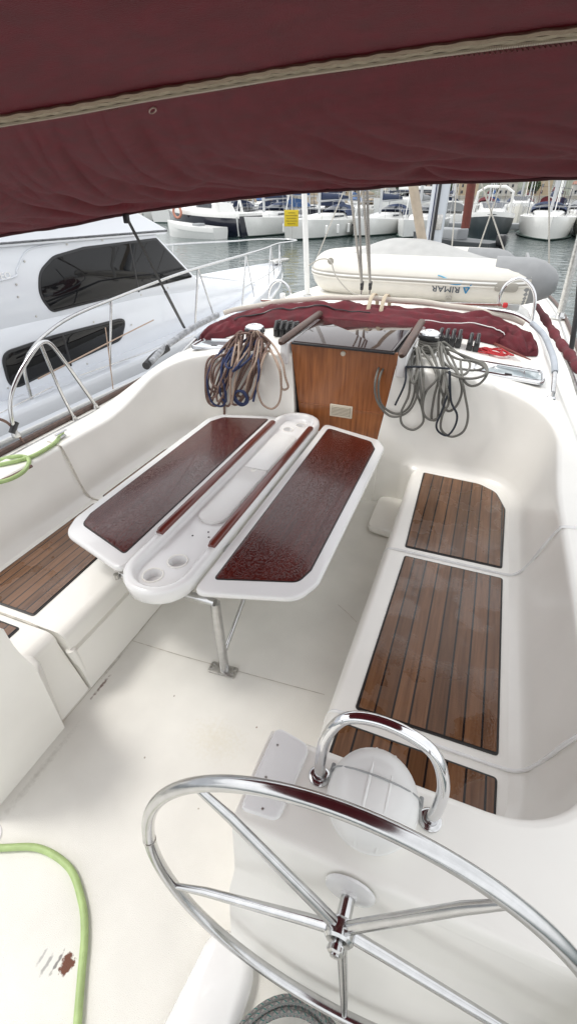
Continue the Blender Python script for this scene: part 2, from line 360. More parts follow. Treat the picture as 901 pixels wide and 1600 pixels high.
def well(side):
    st=pathpair(); V=[];NP=None
    N=40
    for (b,t,n) in st:
        w=S((b.x-.60)/.08) if True else 1
        zt=top(t.x+n.x*.03,t.y+n.y*.03)
        pts=[]
        for f,z,i in ((0,0,0),(0,.385,.085),(0,.402,.06),(0,.416,.03),(.02,.44,.008),(.05,.48,0)):
            p=lerp(b,t,f)-n*i*w; pts.append((p.x,p.y,z))
        for f in (.15,.3,.45,.6,.75,.88,.95):
            p=lerp(b,t,f)-n*.012*math.sin(PI*f)*-1; pts.append((p.x,p.y,lerp(.48,zt-.03,f/.95)))
        for o_,dz in ((.0,-.02),(.005,-.011),(.014,-.004),(.026,-.0005)):
            p=t+n*o_; pts.append((p.x,p.y,zt+dz))
        D=.03
        while D<12:
            q=t+n*D
            if q.y<=.485 or abs(q.x)>=beam(q.y): break
            D+=.01
        q=t+n*D; aft=q.y<=.5
        for k in range(1,N+1):
            d=.026+(D-.026)*(k/N)**1.35; p=t+n*d; pts.append((p.x,p.y,top(p.x,p.y)))
        e=t+n*D
        if aft:
            for yy,zz in ((.474,-.006),(.468,-.02),(.450,-.26),(.444,-.285),(.415,-.31),(.402,-.335),(.35,-.80)): pts.append((e.x,yy,.79+zz))
        else:
            z0=deckz(e.y)
            for kx,zz in ((1.0,z0-.03),(1.0,z0-.06),(.99,.2),(.95,-.2),(.88,-.5),(.8,-.9),(.79,-.91)): pts.append((e.x*kx,e.y,zz))
        V.append([Vector((C+side*x,y,z)) for x,y,z in pts])
    m=MB(); n=len(V[0]); VV=[v for r in V for v in r]; Fc=[]
    for i in range(len(V)-1):
        for k in range(n-1):
            f=(i*n+k,i*n+k+1,(i+1)*n+k+1,(i+1)*n+k); Fc.append(f if side<0 else f[::-1])
    m.add(VV,Fc)
    # inboard end of the helm console
    x=C+side*.58; prof=[v for v in V[0] if True]
    cap=[Vector((x,v.y,v.z)) for v in prof]
    # fan
    cy=sum(v.y for v in cap)/len(cap)
    m.add(cap+[Vector((x,.6,.4))],[(i,(i+1)%len(cap),len(cap)) for i in range(len(cap))])
    # companionway cheek
    x=C+side*.415
    m.add([Vector((C+side*.345,3.40,.0)),Vector((x,3.50,zc(.4)-.003)),Vector((x,3.62,zc(.4)-.003)),Vector((C+side*.345,3.62,0))],[(0,1,2,3)])
    return m

o=well(1).build('cockpit_moulding',GEL,yacht,ang=50); o2=well(-1).build('cockpit_moulding',GEL,yacht,ang=50)
# centre strip of the coachroof forward of the hatch
m=MB(); m.grid(lambda u,v:Vector((C+lerp(-.43,.43,v),4.15+(12.2-4.15)*u,top(lerp(-.43,.43,v),4.15+8.05*u)-.001)),60,8); m.build('coachroof_centre',GEL,yacht)
# bridge deck under the washboards
m=MB(); m.box((C,3.47,.25),(.76,.16,.52),bev=.01); m.build('bridge_deck',GEL,yacht)
# cockpit sole
m=MB(); m.grid(lambda u,v:Vector((lerp(C-2.0,C+2.0,u),lerp(-2.2,3.45,v),.0)),4,6); m.build('cockpit_sole',SOLE,yacht)
m=MB()
def groove(P,w,mb,z=.004):
    P=[Vector((*p,z)) for p in P]; V=[];
    for i,p in enumerate(P):
        t=(P[min(i+1,len(P)-1)]-P[max(i-1,0)]).normalized(); n=Vector((-t.y,t.x,0)); V+=[p-n*w/2,p+n*w/2]
    mb.add(V,[(2*i,2*i+1,2*i+3,2*i+2) for i in range(len(P)-1)])
SEAM=mat('sole_seam',(.52,.49,.43),.6,var=.3,vscale=20)
groove([(-1.535,1.372),(-1.2,1.385),(-.563,1.43),(-.36,1.445)],.004,m); groove([(-1.535,1.372),(-1.54,2.0),(-1.54,2.9)],.004,m); groove([(-1.538,.76),(-1.535,1.372)],.003,m)
groove([(-.48,2.1),(-.40,2.05),(-.33,2.0)],.004,m)
m.build('sole_seam',SEAM,yacht)
# benches: rounded front edge and lid
def bench(side,y0,y1,prof,name='bench'):
    m=MB(); P=[(C+side*a,z) for a,z in prof]; ny=14
    rings=[[Vector((x,lerp(y0,y1,i/ny),z)) for x,z in P] for i in range(ny+1)]
    n=len(P); VV=[v for r in rings for v in r]; Fc=[]
    for i in range(ny):
        for k in range(n-1):
            f=(i*n+k,i*n+k+1,(i+1)*n+k+1,(i+1)*n+k); Fc.append(f if side<0 else f[::-1])
    Fc.append(tuple(range(n))); Fc.append(tuple(ny*n+k for k in range(n))[::-1]); m.add(VV,Fc); return m.build(name,GEL,yacht,ang=35)
def arc(cx,cz,r,a0,a1,n=6): return [(cx+r*math.cos(R(lerp(a0,a1,i/n))),cz+r*math.sin(R(lerp(a0,a1,i/n)))) for i in range(n+1)]
PR=[(1.5,0),(.635,0),(.64,.01),(.665,.33)]+arc(.715,.35,.05,180,90)+[(.76,.4),(1.5,.4)]
bench(1,.79,2.285,PR); bench(1,2.297,3.42,PR)
PL=[(1.5,0),(.82,0),(.83,.27),(.79,.275),(.70,.28),(.675,.30)]+arc(.715,.355,.045,180,90)+[(.76,.4),(1.5,.4)]
PL0=[(1.5,0),(.62,0),(.715,.33)]+arc(.765,.35,.05,180,90)+[(.82,.4),(1.5,.4)]
PP=[(1.5,0),(.612,0),(.655,.255),(.69,.262),(.662,.278),(.664,.33)]+PR[4:]
bench(-1,1.03,2.068,PP); bench(-1,2.080,3.42,PP); bench(-1,.79,1.018,PL0)
m=MB(); m.tube([(C-.665,1.035,.285),(C-.655,1.04,.2),(C-.635,1.045,.11)],[.024,.020,.008],10); m.build('bench_bracket',GEL,yacht)
# footwell step forward of the starboard bench
m=MB(); slab(rpoly([(-.50,2.93),(-.24,2.90),(-.24,3.42),(-.50,3.42)],.09,8),.0,.07,.03,m); m.build('footwell_step',GEL,yacht)
m=MB(); m.lathe([(.062,.0),(.060,.005),(.052,.006),(.050,.002),(.0,.002)],(-1.46,.30,.0),36); m.build('deck_plate',GELW,yacht)
# lid joints, up the backrest too
def bead(P,r=.007): 
    return MB().tube(spline(P,8),r,8)
for s,Y,a0 in ((1,2.291,.66),(1,1.128,.66),(-1,2.074,.66),(-1,1.024,.80)):
    m=bead([(C+s*a0,Y,.30),(C+s*(a0+.018),Y,.375),(C+s*(a0+.06),Y,.4025),(C+s*(a0+.2),Y,.4025),(C+s*1.2,Y,.4025),(C+s*1.355,Y,.403),(C+s*1.41,Y,.425),(C+s*1.45,Y,.50),(C+s*1.49,Y,.66),(C+s*1.523,Y,.765),(C+s*1.545,Y,.791),(C+s*1.66,Y+.02,.791)],.0075 if s>0 else .006)
    m.build('lid_joint',GELW if s>0 else SEAM,yacht)
# raised lip on the helm consoles
for s in (1,-1):
    m=MB(); slab([Vector((C+s*q.x,q.y)) for q in rpoly([(.588,.50),(.70,.51),(.715,.74),(.59,.762)],[.02,.03,.04,.03])],.77,.8045,.012,m); m.build('console_lip',GELW,yacht)
# teak inlays
def teakpanel(poly,side,w=.0705,name='teak_panel'):
    P=[Vector(p) for p in poly]; m=MB(); q=inset(P,.010); xs=[p.x for p in q]; x0=min(xs) if side>0 else max(xs)
    V=[Vector((p.x,p.y,.4085)) for p in q]; U=[((p.x-x0)/w*side+.0,p.y) for p in q]
    m.add(V,[tuple(range(len(V)))],U)
    ob=m.build(name,TEAK,yacht,smooth=False)
    if ob.data.polygons[0].normal.z<0: ob.data.flip_normals()
    m=MB(); slab(P,.398,.405,.002,m); m.build('caulk_border',CAULK,ob if False else yacht)
teakpanel(rpoly([(-.156,1.165),(.412,1.172),(.416,2.252),(-.135,2.252)],.018),1)
teakpanel(rpoly([(-.148,2.335),(.412,2.340),(.425,3.0),(.36,3.21),(.24,3.29),(-.172,3.315)],[.018,.018,.12,.12,.12,.018]),1)
teakpanel(rpoly([(-.205,.82),(.405,.82),(.410,1.085),(-.20,1.088)],.018),1)
teakpanel(rpoly([(-1.825,1.068),(-1.838,2.03),(-2.262,2.03),(-2.268,1.068)],.018),-1,.0560)
teakpanel(rpoly([(-1.84,2.125),(-1.84,3.15),(-2.20,3.1),(-2.268,2.9),(-2.268,2.125)],[.018,.03,.1,.1,.018]),-1,.0560)
teakpanel(rpoly([(-1.825,.82),(-1.825,.985),(-2.265,.985),(-2.265,.82)],.018),-1,.0560)
# toe rails and rubbing strake
for s in (1,-1):
    m=MB(); P=[(C+s*(beam(y)-.015),y,deckz(y)+.016) for y in [x*.25 for x in range(-8,49)]]
    m.tube(P,.030,8,sq=(.75,.8)); m.build('toe_rail',TEAKD,yacht)
    m=MB(); P=[(C+s*(beam(y)-.10),y,deckz(y)+.006) for y in [x*.25 for x in range(-8,47)]]; m.tube(P,.013,6,sq=(.6,1)); m.build('genoa_track',STLD,yacht)
# side decks aft of the wells (beside the helm)
for s in (1,-1):
    m=MB(); m.grid(lambda u,v:Vector((C+s*lerp(1.45,2.02,v),lerp(-2.2,.50,u),.66+.13*S((1-v)*2-.6))),10,12); m.build('aft_side_deck',GEL,yacht)
for s in (1,-1):
    m=MB(); m.box((C+s*1.55,.50,.60),(.90,.07,.30),bev=.01); m.build('console_side',GEL,yacht)
# helm foot chock
P=rpoly([(-.52,-.3),(-.24,-.3),(-.25,.38),(-.44,.42)],[.1,.1,.12,.12],10)
m=MB(); slab([Vector((q.x,q.y)) for q in P],-.02,.065,.042,m); m.build('foot_chock',GELW,yacht,ang=80)
# shallow moulded swelling low on the starboard console face
# companionway : washboards, hatch, rails
wb=MB()
def trap(z0,z1,mb,Y=3.515,t=.022):
    f=lambda z:lerp(.335,.445,(z-.45)/.75)
    for a,b in ((z0,z1),):
        V=[Vector((C+.02+s*(f(z)),y,z)) for y in (Y,Y+t) for z in (a,b) for s in (-1,1)]
        mb.add(V,[(0,1,3,2),(5,4,6,7),(2,3,7,6),(0,4,5,1),(0,2,6,4),(1,5,7,3)])
b1=MB(); trap(.50,.743,b1); b1=b1.build('washboard',MAHW,yacht,smooth=False); b2=MB(); trap(.749,1.225,b2); b2=b2.build('washboard',MAHW,yacht,smooth=False)
for zz in (.746,):
    m=MB(); m.box((C+.02,3.512,zz),(.74,.010,.010),bev=.003); m.build('board_bead',MAHW,b1)
m=MB(); vc=onY(532,643,3.50); m.box((vc.x,3.507,vc.z),(.19,.014,.105),bev=.006)
b=m.build('vent',VENTM,b1); m=MB(); m.box((vc.x,3.499,vc.z),(.158,.004,.080)); m.build('vent_shade_panel',mat('vent_dark',(.22,.18,.12),.7),b,smooth=False)  # no recess here: dark panel carries the shade between louvres in its colour
m=MB()
for k in range(7): m.box((vc.x,3.495,vc.z-.036+k*.012),(.155,.008,.0065),bev=.001)
m.build('vent_louvre',VENTM,b1)
lc=onY(535,553,3.50); m=MB(); m.lathe([(.019,-.01),(.019,.008),(.012,.014),(.004,.015)],(lc.x,3.514,lc.z),20,Matrix.Rotation(PI/2,4,'X')); m.build('lock',VENTM,b2)
m=MB(); slab(rpoly([(-1.325,3.475),(-.545,3.475),(-.53,4.30),(-1.36,4.30)],.03),1.236,1.250,.004,m)
hat=m.build('companionway_hatch',HATCHG,yacht,ang=30)
m=MB(); m.box((C-.005,3.476,1.233),(.80,.02,.018),bev=.004); m.build('hatch_lip',BLACK,hat)
for x0,x1 in ((-1.405,-1.40),(-.475,-.475)):
    m=MB(); m.tube([(x0,3.42,1.235),(x0,3.45,1.245),(lerp(x0,x1,.5),3.9,1.262),(x1,4.36,1.275),(x1,4.38,1.265)],[.02,.033,.033,.033,.02],12,sq=(.8,1)); m.build('hatch_rail',TEAKD,yacht)
    m=MB(); m.box(((x0+x1)/2,3.95,1.145),(.07,.95,.17),bev=.015); m.build('hatch_coaming',GELW,yacht)
# companionway interior wall behind boards keeps the dark cabin closed
m=MB(); m.box((C,3.9,.75),(.80,.7,.94)); m.build('cabin_entry',CAULK,yacht,smooth=False)
# coachroof portlights (surface mounted, framed)
def portlight(cx,cy,L,W,tilt,rz):
    X=Matrix.Rotation(rz,4,'Z')@Matrix.Rotation(tilt,4,'Y'); 
    z=top(cx-C,cy)+.012
    def place(mb,name,m,par=None): 
        mb.V=[Matrix.Translation(Vector((cx,cy,z)))@X@v for v in mb.V]; return mb.build(name,m,par or yacht)
    o=rpoly([(-L/2,-W/2),(L/2,-W/2),(L/2,W/2),(-L/2,W/2)],.05); i=inset(o,.022); rg=lambda p,zz:[Vector((q.x,q.y,zz)) for q in p]
    mb=MB(); mb.rings([rg(o,-.02),rg(o,.006),rg(inset(o,.004),.012),rg(inset(o,.018),.012),rg(i,.004),rg(i,-.02)]); fr=place(mb,'portlight',CHROME)
    mb=MB(); mb.add(rg(i,.0),[tuple(range(len(i)))]); g=place(mb,'glass',PGLASS,fr)
    mb=MB(); mb.box((0,-W/2+.014,.014),(.05,.018,.012),bev=.003); place(mb,'latch',BLACK,fr)
    mb=MB(); mb.box((L*.22,0,.003),(.004,W*.75,.004)); place(mb,'glazing_bar',CHROME,fr)
PGLASS=mat('portlight_glass',(.25,.31,.33),.06,spec=.8,coat=1)
portlight(.27,3.83,.50,.27,.055,-.04); portlight(-2.12,3.74,.46,.27,-.055,.08)
# rope bags / cushions edge: small fittings on console
for x,y in ((-.305,.60),(-.31,.70),(-.28,.52)):
    m=MB(); m.lathe([(.004,0),(.003,.002)],(x,y,.8045),10); m.build('screw',STLD,yacht)
index_kids()
# ------------------------------------------------------------------ cockpit table
tb=thing('cockpit_table',(-1.2,2.3,0),'white edged folding cockpit table with two wet dark mahogany leaves on steel legs','table')
T=.645
def leaf(s):
    cx=-1.213
    out=rpoly([(cx+s*.205,1.315),(cx+s*.69,1.46),(cx+s*.745,1.60),(cx+s*.745,3.14),(cx+s*.68,3.26),(cx+s*.20,3.40)],[.05,.13,.13,.12,.09,.05],8)
    m=MB(); slab(out,T-.038,T,.013,m); o=m.build('table_leaf',GELW,tb,ang=60)
    inn=rpoly([(cx+s*.262,1.425),(cx+s*.655,1.555),(cx+s*.685,1.66),(cx+s*.685,3.09),(cx+s*.63,3.20),(cx+s*.255,3.315)],[.02,.07,.07,.06,.05,.03],7)
    m=MB(); slab(inn,T-.004,T+.0025,.001,m); m.build('inlay_border',CAULK,o)
    m=MB(); slab(inset(inn,.007),T-.004,T+.005,.001,m); m.build('mahogany_inlay',MAHT,o)
    for y in (1.7,2.3,2.9): 
        m=MB(); m.box((cx+s*.20,y,T-.03),(.03,.07,.012),bev=.003); m.build('hinge',SSTL,o)
leaf(1); leaf(-1)
cx=-1.213
def stad(w,y0,y1,n=12):
    o=[]
    for i in range(n+1): a=PI+PI*i/n; o.append(Vector((cx+w*math.cos(a),y0+w*math.sin(a))))
    for i in range(n+1): a=PI*i/n; o.append(Vector((cx+w*math.cos(a),y1+w*math.sin(a))))
    return o
m=MB(); y0,y1=1.385,3.27; zt=T+.040
prof=[(.14,T-.062),(.168,T-.058),(.179,T-.045),(.188,zt-.025),(.184,zt-.008),(.172,zt),(.150,zt),(.138,zt-.008),(.132,zt-.03),(.124,zt-.042),(.115,zt-.045)]
rg=[[Vector((q.x,q.y,z)) for q in stad(w,y0,y1)] for w,z in prof]; m.rings(rg,True,False)
cups=[(cx-.035,1.35,.048),(cx+.022,1.485,.048),(cx-.035,3.18,.040),(cx+.03,3.29,.038)]
holed(stad(.115,y0,y1),[circ(x,y,r) for x,y,r in cups],zt-.045,m)
for x,y,r in cups:
    m.rings([[Vector((q.x,q.y,z)) for q in circ(x,y,r*k)] for k,z in ((1.0,zt-.045),(.95,zt-.05),(.9,zt-.082),(.82,zt-.088))],False,True)
tr=m.build('centre_trough',GELW,tb,ang=50)
for x,y,r in cups:
    m=MB(); m.rings([[Vector((q.x,q.y,z)) for q in circ(x,y,r*k)] for k,z in ((1.16,zt-.0445),(1.10,zt-.040),(1.0,zt-.040),(.97,zt-.046))]); m.build('cup_holder',GEL,tr)
for s in (-1,1):
    m=MB(); m.tube([(cx+s*.158,1.60,zt+.004),(cx+s*.158,1.62,zt+.009),(cx+s*.158,3.15,zt+.009),(cx+s*.158,3.17,zt+.004)],[.020,.024,.024,.020],14,sq=(.85,1)); m.build('wooden_rail',MAHR,tb)
m=MB(); slab(rpoly([(cx-.088,1.83),(cx+.088,1.83),(cx+.088,2.48),(cx-.088,2.48)],[.085,.085,.012,.012],8),zt-.05,zt-.026,.006,m); lid=m.build('locker_lid',WHITEP,tb)
m=MB(); slab(rpoly([(cx-.088,2.486),(cx+.088,2.486),(cx+.088,3.06),(cx-.088,3.06)],[.012,.012,.05,.05],8),zt-.05,zt-.026,.006,m); m.build('locker_lid',WHITEP,tb)
m=MB(); m.lathe([(.018,0),(.018,.003),(.012,.004),(.012,.001)],(cx+.0,2.45,zt-.026),20); m.build('finger_hole',GEL,lid)
for x,y in ((cx+.07,1.72),(cx+.045,1.76),(cx-.02,1.70)):
    m=MB(); m.lathe([(.006,0),(.005,.002)],(x,y,zt-.045),10); m.build('screw',BLACK,tb)
for Yp in (1.39,3.0):
    m=MB(); m.tube([(-.925,Yp,.004),(-.93,Yp,.30),(-.935,Yp,T-.118)],.0255,18); lg=m.build('leg',SSTL,tb)
    m=MB(); slab(rpoly([(-1.01,Yp-.045),(-.85,Yp-.035),(-.855,Yp+.035),(-1.015,Yp+.025)],.012),.004,.012,.002,m); m.build('foot_plate',STLD,lg)
    for a,b in ((-.995,Yp-.02),(-.87,Yp-.012),(-.995,Yp+.010),(-.872,Yp+.018)):
        m=MB(); m.lathe([(.007,0),(.006,.002),(.003,.003)],(a,b,.012),10); m.build('screw',SSTL,lg)
    m=MB(); m.tube([(-.935,Yp,T-.118),(-1.3,Yp+.0,T-.118),(-1.50,Yp,T-.118)],.022,14); m.build('cross_bar',SSTL,tb)
m=MB(); m.tube([(-.93,1.42,.13),(-.93,2.05,T-.125)],.012,10); m.build('brace',SSTL,tb)
m=MB(); m.tube([(-1.5,1.39,T-.118),(-1.5,3.0,T-.118)],.02,10); m.build('cross_bar',SSTL,tb)
m=MB(); m.lathe([(.014,0),(.014,.03)],(-1.50,1.36,T-.12),12); m.build('end_cap',STLD,tb)
index_kids()
# ------------------------------------------------------------------ steering wheel
k=.54/.48; WC=Vector((-.009*k,.321*k,2.2-1.307*k)); tl=.071
wn=Vector((0,-math.cos(tl),math.sin(tl))); e1=Vector((1,0,0)); e2=wn.cross(e1)
sw=thing('steering_wheel',WC,'large five spoke polished steel steering wheel in front of the starboard console','steering wheel')
P=[WC+.54*(math.cos(a)*e1+math.sin(a)*e2) for a in [2*PI*i/120 for i in range(120)]]
m=MB(); m.tube(P,.0165,20,closed=True); m.build('rim',SSTL,sw)
a0=2.311
for kk in range(5):
    a=a0+kk*R(72); d=math.cos(a)*e1+math.sin(a)*e2; off=wn*(-.012)
    m=MB(); m.tube([WC+d*.03+off,WC+d*.10+off,WC+d*.42+off*.6,WC+d*.53],[.0145,.0140,.0115,.0085],14); m.build('spoke',SSTL,sw)
a=a0-.0+R(20)
for aa in (PI-.02,):
    d=math.cos(aa)*e1+math.sin(aa)*e2; t_=-math.sin(aa)*e1+math.cos(aa)*e2
    m=MB(); m.tube([WC+d*.54-t_*.003,WC+d*.54+t_*.003],.0178,20); m.build('rim_joint',STLD,sw)
Mw=Matrix((( e1.x,e2.x,wn.x,0),(e1.y,e2.y,wn.y,0),(e1.z,e2.z,wn.z,0),(0,0,0,1)))
m=MB(); m.lathe([(.0,-.10),(.0185,-.10),(.0185,-.03),(.034,-.028),(.036,-.022),(.036,.008),(.030,.014),(.014,.016),(.014,.022),(.021,.022),(.021,.034),(.012,.036),(.012,.042),(0,.043)],WC,24,Mw); m.build('hub',SSTL,sw,ang=30)
m=MB(); m.lathe([(.0,0),(.020,0),(.022,.004),(.022,.012),(.017,.016),(0,.016)],WC+wn*.022,6,Mw); m.build('hub_nut',STLD,sw,ang=20)
m=MB(); m.lathe([(.066,0),(.064,.006),(.050,.010),(.022,.012),(.022,.02),(0,.02)],WC-wn*.098,36,Mw); m.build('shaft_flange',GELW,yacht)
# compass binnacle and its guard
cp_=thing('compass_binnacle',(0,.67,.79),'round white compass housing with a hinged cover under the steel grab rail','compass')
m=MB(); Mt=Matrix.Rotation(R(14),4,'X')
m.lathe([(.118,-.03),(.122,.0),(.124,.03),(.120,.035)],(-.005,.648,.80),44,Mt); m.build('housing',WHITEP,cp_)
m=MB(); m.lathe([(.121,.037),(.120,.07),(.113,.105),(.096,.132),(.066,.150),(.03,.158),(0,.159)],(-.005,.648,.80),44,Mt); cv=m.build('cover',WHITEP,cp_)
m=MB(); X=Matrix.Translation((-.005,.648,.80))@Mt
def rib(xo,r=.0028):
    P=[]
    for i in range(17):
        a=lerp(-1.45,1.45,i/16); rr=math.sqrt(max(0,1-(xo/.122)**2)); P.append(X@Vector((xo,.121*rr*math.sin(a),.040+.121*rr*max(0,math.cos(a))**.75)))
    return P
m.tube(rib(-.018),.0042,8); m.tube(rib(.035),.0042,8); m.build('cover_rib',WHITEP,cv)
m=MB(); P=[X@Vector((.1215*math.sin(lerp(-1.45,1.45,i/16)),.03,.040+.121*max(0,math.cos(lerp(-1.45,1.45,i/16)))**.75)) for i in range(17)]; m.tube(P,.0026,6); m.build('cover_seam',GREYP,cv)
for s in (-1,1):
    m=MB(); m.box(X@Vector((s*.122,.03,.045)),(.012,.03,.035),bev=.004); m.build('hinge',GREYP,cp_)
m=MB(); m.box(X@Vector((.03,-.122,.0)),(.006,.002,.010)); m.build('mark',BLACK,cp_)
gr=thing('grab_rail',(0,.665,.79),'bent polished steel grab rail arched over the compass housing','grab rail')
P=spline([(-.163,.665,.79),(-.165,.672,.88),(-.158,.69,.965),(-.118,.71,1.045),(-.045,.72,1.07),(.045,.718,1.065),(.118,.705,1.035),(.156,.685,.955),(.160,.668,.87),(.152,.665,.79)],10)
m=MB(); m.tube(P,.0165,18); m.build('rail',CHROME,gr)
for x in (-.163,.152):
    m=MB(); m.lathe([(.031,0),(.031,.006),(.026,.010),(.020,.011),(.020,.018),(0,.018)],(x,.665,.791),26); m.build('base_flange',SSTL,gr)
index_kids()
def onX(x,y,X):
    r=ray(x,y); return Vector((0,0,H))+r*(X/r.x)
def zdeck(X,Y): return top(X-C,Y)
# ------------------------------------------------------------------ winches, clutches
def winch(X,Y,label):
    z=zdeck(X,Y)-.004; w=thing('winch',(X,Y,z),label,'winch','winches on the coachroof')
    m=MB(); m.lathe([(.088,0),(.088,.016),(.078,.022),(.066,.030),(.060,.034)],(X,Y,z),36); m.build('base',STLD,w)
    m=MB(); m.lathe([(.060,.034),(.056,.060),(.055,.085),(.059,.110),(.070,.122)],(X,Y,z),36,cap=False); m.build('drum',CHROME,w)
    m=MB(); m.lathe([(.070,.122),(.084,.126),(.086,.136),(.084,.150),(.074,.154)],(X,Y,z),36,cap=False); m.build('self_tailing_jaw',BLACK,w)
    m=MB(); m.lathe([(.074,.154),(.078,.158),(.076,.168),(.055,.182),(.034,.186),(.030,.180),(.018,.180),(.016,.172),(0,.172)],(X,Y,z),36); m.build('cap',CHROME,w)
    m=MB(); m.box((X+.05,Y-.05,z+.150),(.035,.05,.012),rz=.6,bev=.004); m.build('feeder_arm',SSTL,w)
    return (X,Y,z)
WS=winch(-.345,3.86,'chrome winch carrying the plain grey rope, on the starboard coachroof'); WP=winch(-1.735,3.66,'chrome winch buried under the brown flecked rope, on the port coachroof')
def clutches(xs,Y,label,dz=0):
    z=zdeck(sum(xs)/len(xs),Y)-.003; t=thing('rope_clutch_bank',(sum(xs)/len(xs),Y,z),label,'rope clutch','rope clutch banks')
    for x in xs:
        m=MB(); m.box((x,Y,z+.033),(.044,.15,.07),bev=.007); b=m.build('clutch_body',BLACK,t)
        m=MB(); M=Matrix.Rotation(R(24),4,'X'); m.box((x,Y-.012,z+.084),(.028,.135,.026),bev=.008,M=M); m.tube([(x,Y+.03,z+.108),(x,Y-.045,z+.118),(x,Y-.09,z+.066)],[.013,.017,.013],10); m.build('lever',GREYP if False else BLACK,b)
        m=MB(); m.lathe([(.0,0),(.010,0),(.011,.004),(.006,.005)],(x,Y-.068,z+.026),12,Matrix.Rotation(PI/2,4,'X')); m.build('rope_port',STLD,b)
clutches([-1.66,-1.605,-1.55,-1.495],4.0,'bank of four black rope clutches between the brown rope and the dark hatch rail')
clutches([-.285,-.235,-.185,-.135],4.20,'bank of four black rope clutches just behind the grey rope winch')
clutches([-.045,.008],4.20,'pair of black rope clutches beside the red cord')
# ropes
def Yr(py,e0,e1,Ya,Yb): return lerp(Yb,Ya,S((py-e0)/(e1-e0)))
def rope(name,loops,conv,r,m_,label,cat,Ya,Yb,e0,e1,seed,closed=True,group=None,tails=(),extra=None):
    rnd=random.Random(seed); m=MB(); n=0
    for L in list(loops)+list(tails):
        cl=closed and L in loops; dy=rnd.uniform(-.045,.0)-(n%4)*.012; n+=1
        P=[]
        for q in L:
            x,y=conv(*q); Y=Yr(y,e0,e1,Ya,Yb)+dy+rnd.uniform(-.006,.006); P.append(onY(x,y,Y))
        m.tube(spline(P,9,cl),r,8,closed=cl)
    if extra: extra(m)
    o=m.build(name,m_,None); tag(o,label,cat,group); return o
c7=lambda x,y:(560+x/2.642,440+y/2.642)
LS=[[(240,290),(205,310),(110,320),(70,400),(75,490),(130,555),(200,540),(240,470),(245,380)],
[(235,300),(130,330),(85,400),(90,500),(150,545),(205,520),(232,440),(225,340)],
[(228,290),(215,380),(205,470),(175,540),(180,590),(225,612),(265,580),(260,520),(240,460),(235,380),(250,300)],
[(260,280),(300,340),(320,400),(280,450),(265,500),(270,550),(305,572),(345,540),(350,480),(330,420),(320,340),(290,270)],
[(300,290),(330,380),(310,480),(300,565),(325,560),(330,470),(345,370),(340,290)],
[(330,260),(350,340),(360,440),(345,500),(370,535),(405,510),(425,450),(410,380),(380,310),(345,260)],
[(340,260),(370,330),(420,400),(440,480),(450,560),(430,620),(380,640),(340,610),(345,550),(370,500),(360,420)],
[(330,270),(345,350),(400,390),(470,400),(525,380),(520,340),(470,320),(420,300),(370,280)],
[(340,280),(350,360),(420,385),(450,370),(455,330),(400,290),(350,250)],
[(420,330),(430,400),(460,430),(500,420),(530,375),(500,335),(440,325)],
[(245,270),(262,350),(268,440),(262,520),(255,440),(240,340)],[(210,290),(206,360),(226,420),(246,360),(236,280)],
[(325,300),(372,352),(432,362),(482,366),(515,352),(470,330),(405,318),(350,290)]]
def wraps(W,r):
    def f(m):
        for k in range(5):
            z=W[2]+.042+k*.016; m.tube([Vector((W[0]+.071*math.cos(a),W[1]+.071*math.sin(a),z+.003*math.sin(a*2))) for a in [2*PI*i/28 for i in range(28)]],r,8,closed=True)
    return f
rope('grey_rope_coil',LS,c7,.0088,RGY,'loops of plain grey rope hanging from the starboard winch','rope',3.44,3.77,545,592,3,extra=wraps(WS,.008))
rope('black_cord',[[(375,370),(370,450),(340,540),(320,590),(330,620),(365,635),(395,600),(405,550),(380,490)]],c7,.0075,RBK,'thin black cord mixed in the grey rope loops, one end dangling free','cord',3.38,3.72,545,592,5,tails=[[(195,350),(190,420),(150,510)],[(200,352),(260,352),(330,356),(375,360)]])
c6=lambda x,y:(240+x/2.65,450+y/2.65)
LPB=[[(350,185),(290,260),(225,300),(215,400),(225,470),(260,488),(285,450),(300,380),(340,290),(370,200)],
[(340,200),(270,270),(235,340),(225,400),(250,430),(290,420),(330,330),(380,240),(400,190)],
[(360,200),(320,260),(250,300),(238,380),(268,412),(300,380),(350,280)],
[(400,180),(380,260),(330,330),(300,420),(285,470),(310,488),(330,440),(370,360),(420,260),(430,200)],
[(420,190),(400,270),(360,350),(340,430),(370,450),(400,410),(420,330),(450,240),(440,190)],
[(345,210),(300,280),(262,350),(240,430),(232,455),(262,440),(300,350),(350,260)],
[(440,190),(480,230),(430,280),(390,370),(340,455),(352,470),(395,400),(450,290),(470,230)],
[(350,190),(330,280),(290,360),(262,440),(270,470),(300,420),(335,330),(365,240)],
[(410,190),(390,290),(350,380),(325,470),(350,480),(385,430),(405,350),(430,250)],
[(355,200),(300,250),(248,290),(222,350),(218,430),(240,470),(262,400),(300,310),(350,250)],
[(325,215),(285,290),(252,330),(246,390),(262,420),(300,400),(322,330),(352,240)],
[(430,215),(412,300),(398,380),(388,440),(405,455),(425,380),(440,290),(448,220)]]
LPE=[[(430,180),(490,230),(530,300),(545,370),(556,412),(530,415),(520,340),(480,250),(440,200)],[(520,330),(528,400),(520,470),(490,500),(450,480),(430,420),(440,360),(452,300),(480,260)],
[(420,180),(380,230),(345,300),(330,345),(360,300),(400,240)],[(350,210),(326,300),(318,400),(322,480),(335,400),(350,300)],[(440,210),(424,300),(396,360),(380,440),(400,458),(432,360),(455,260)]]
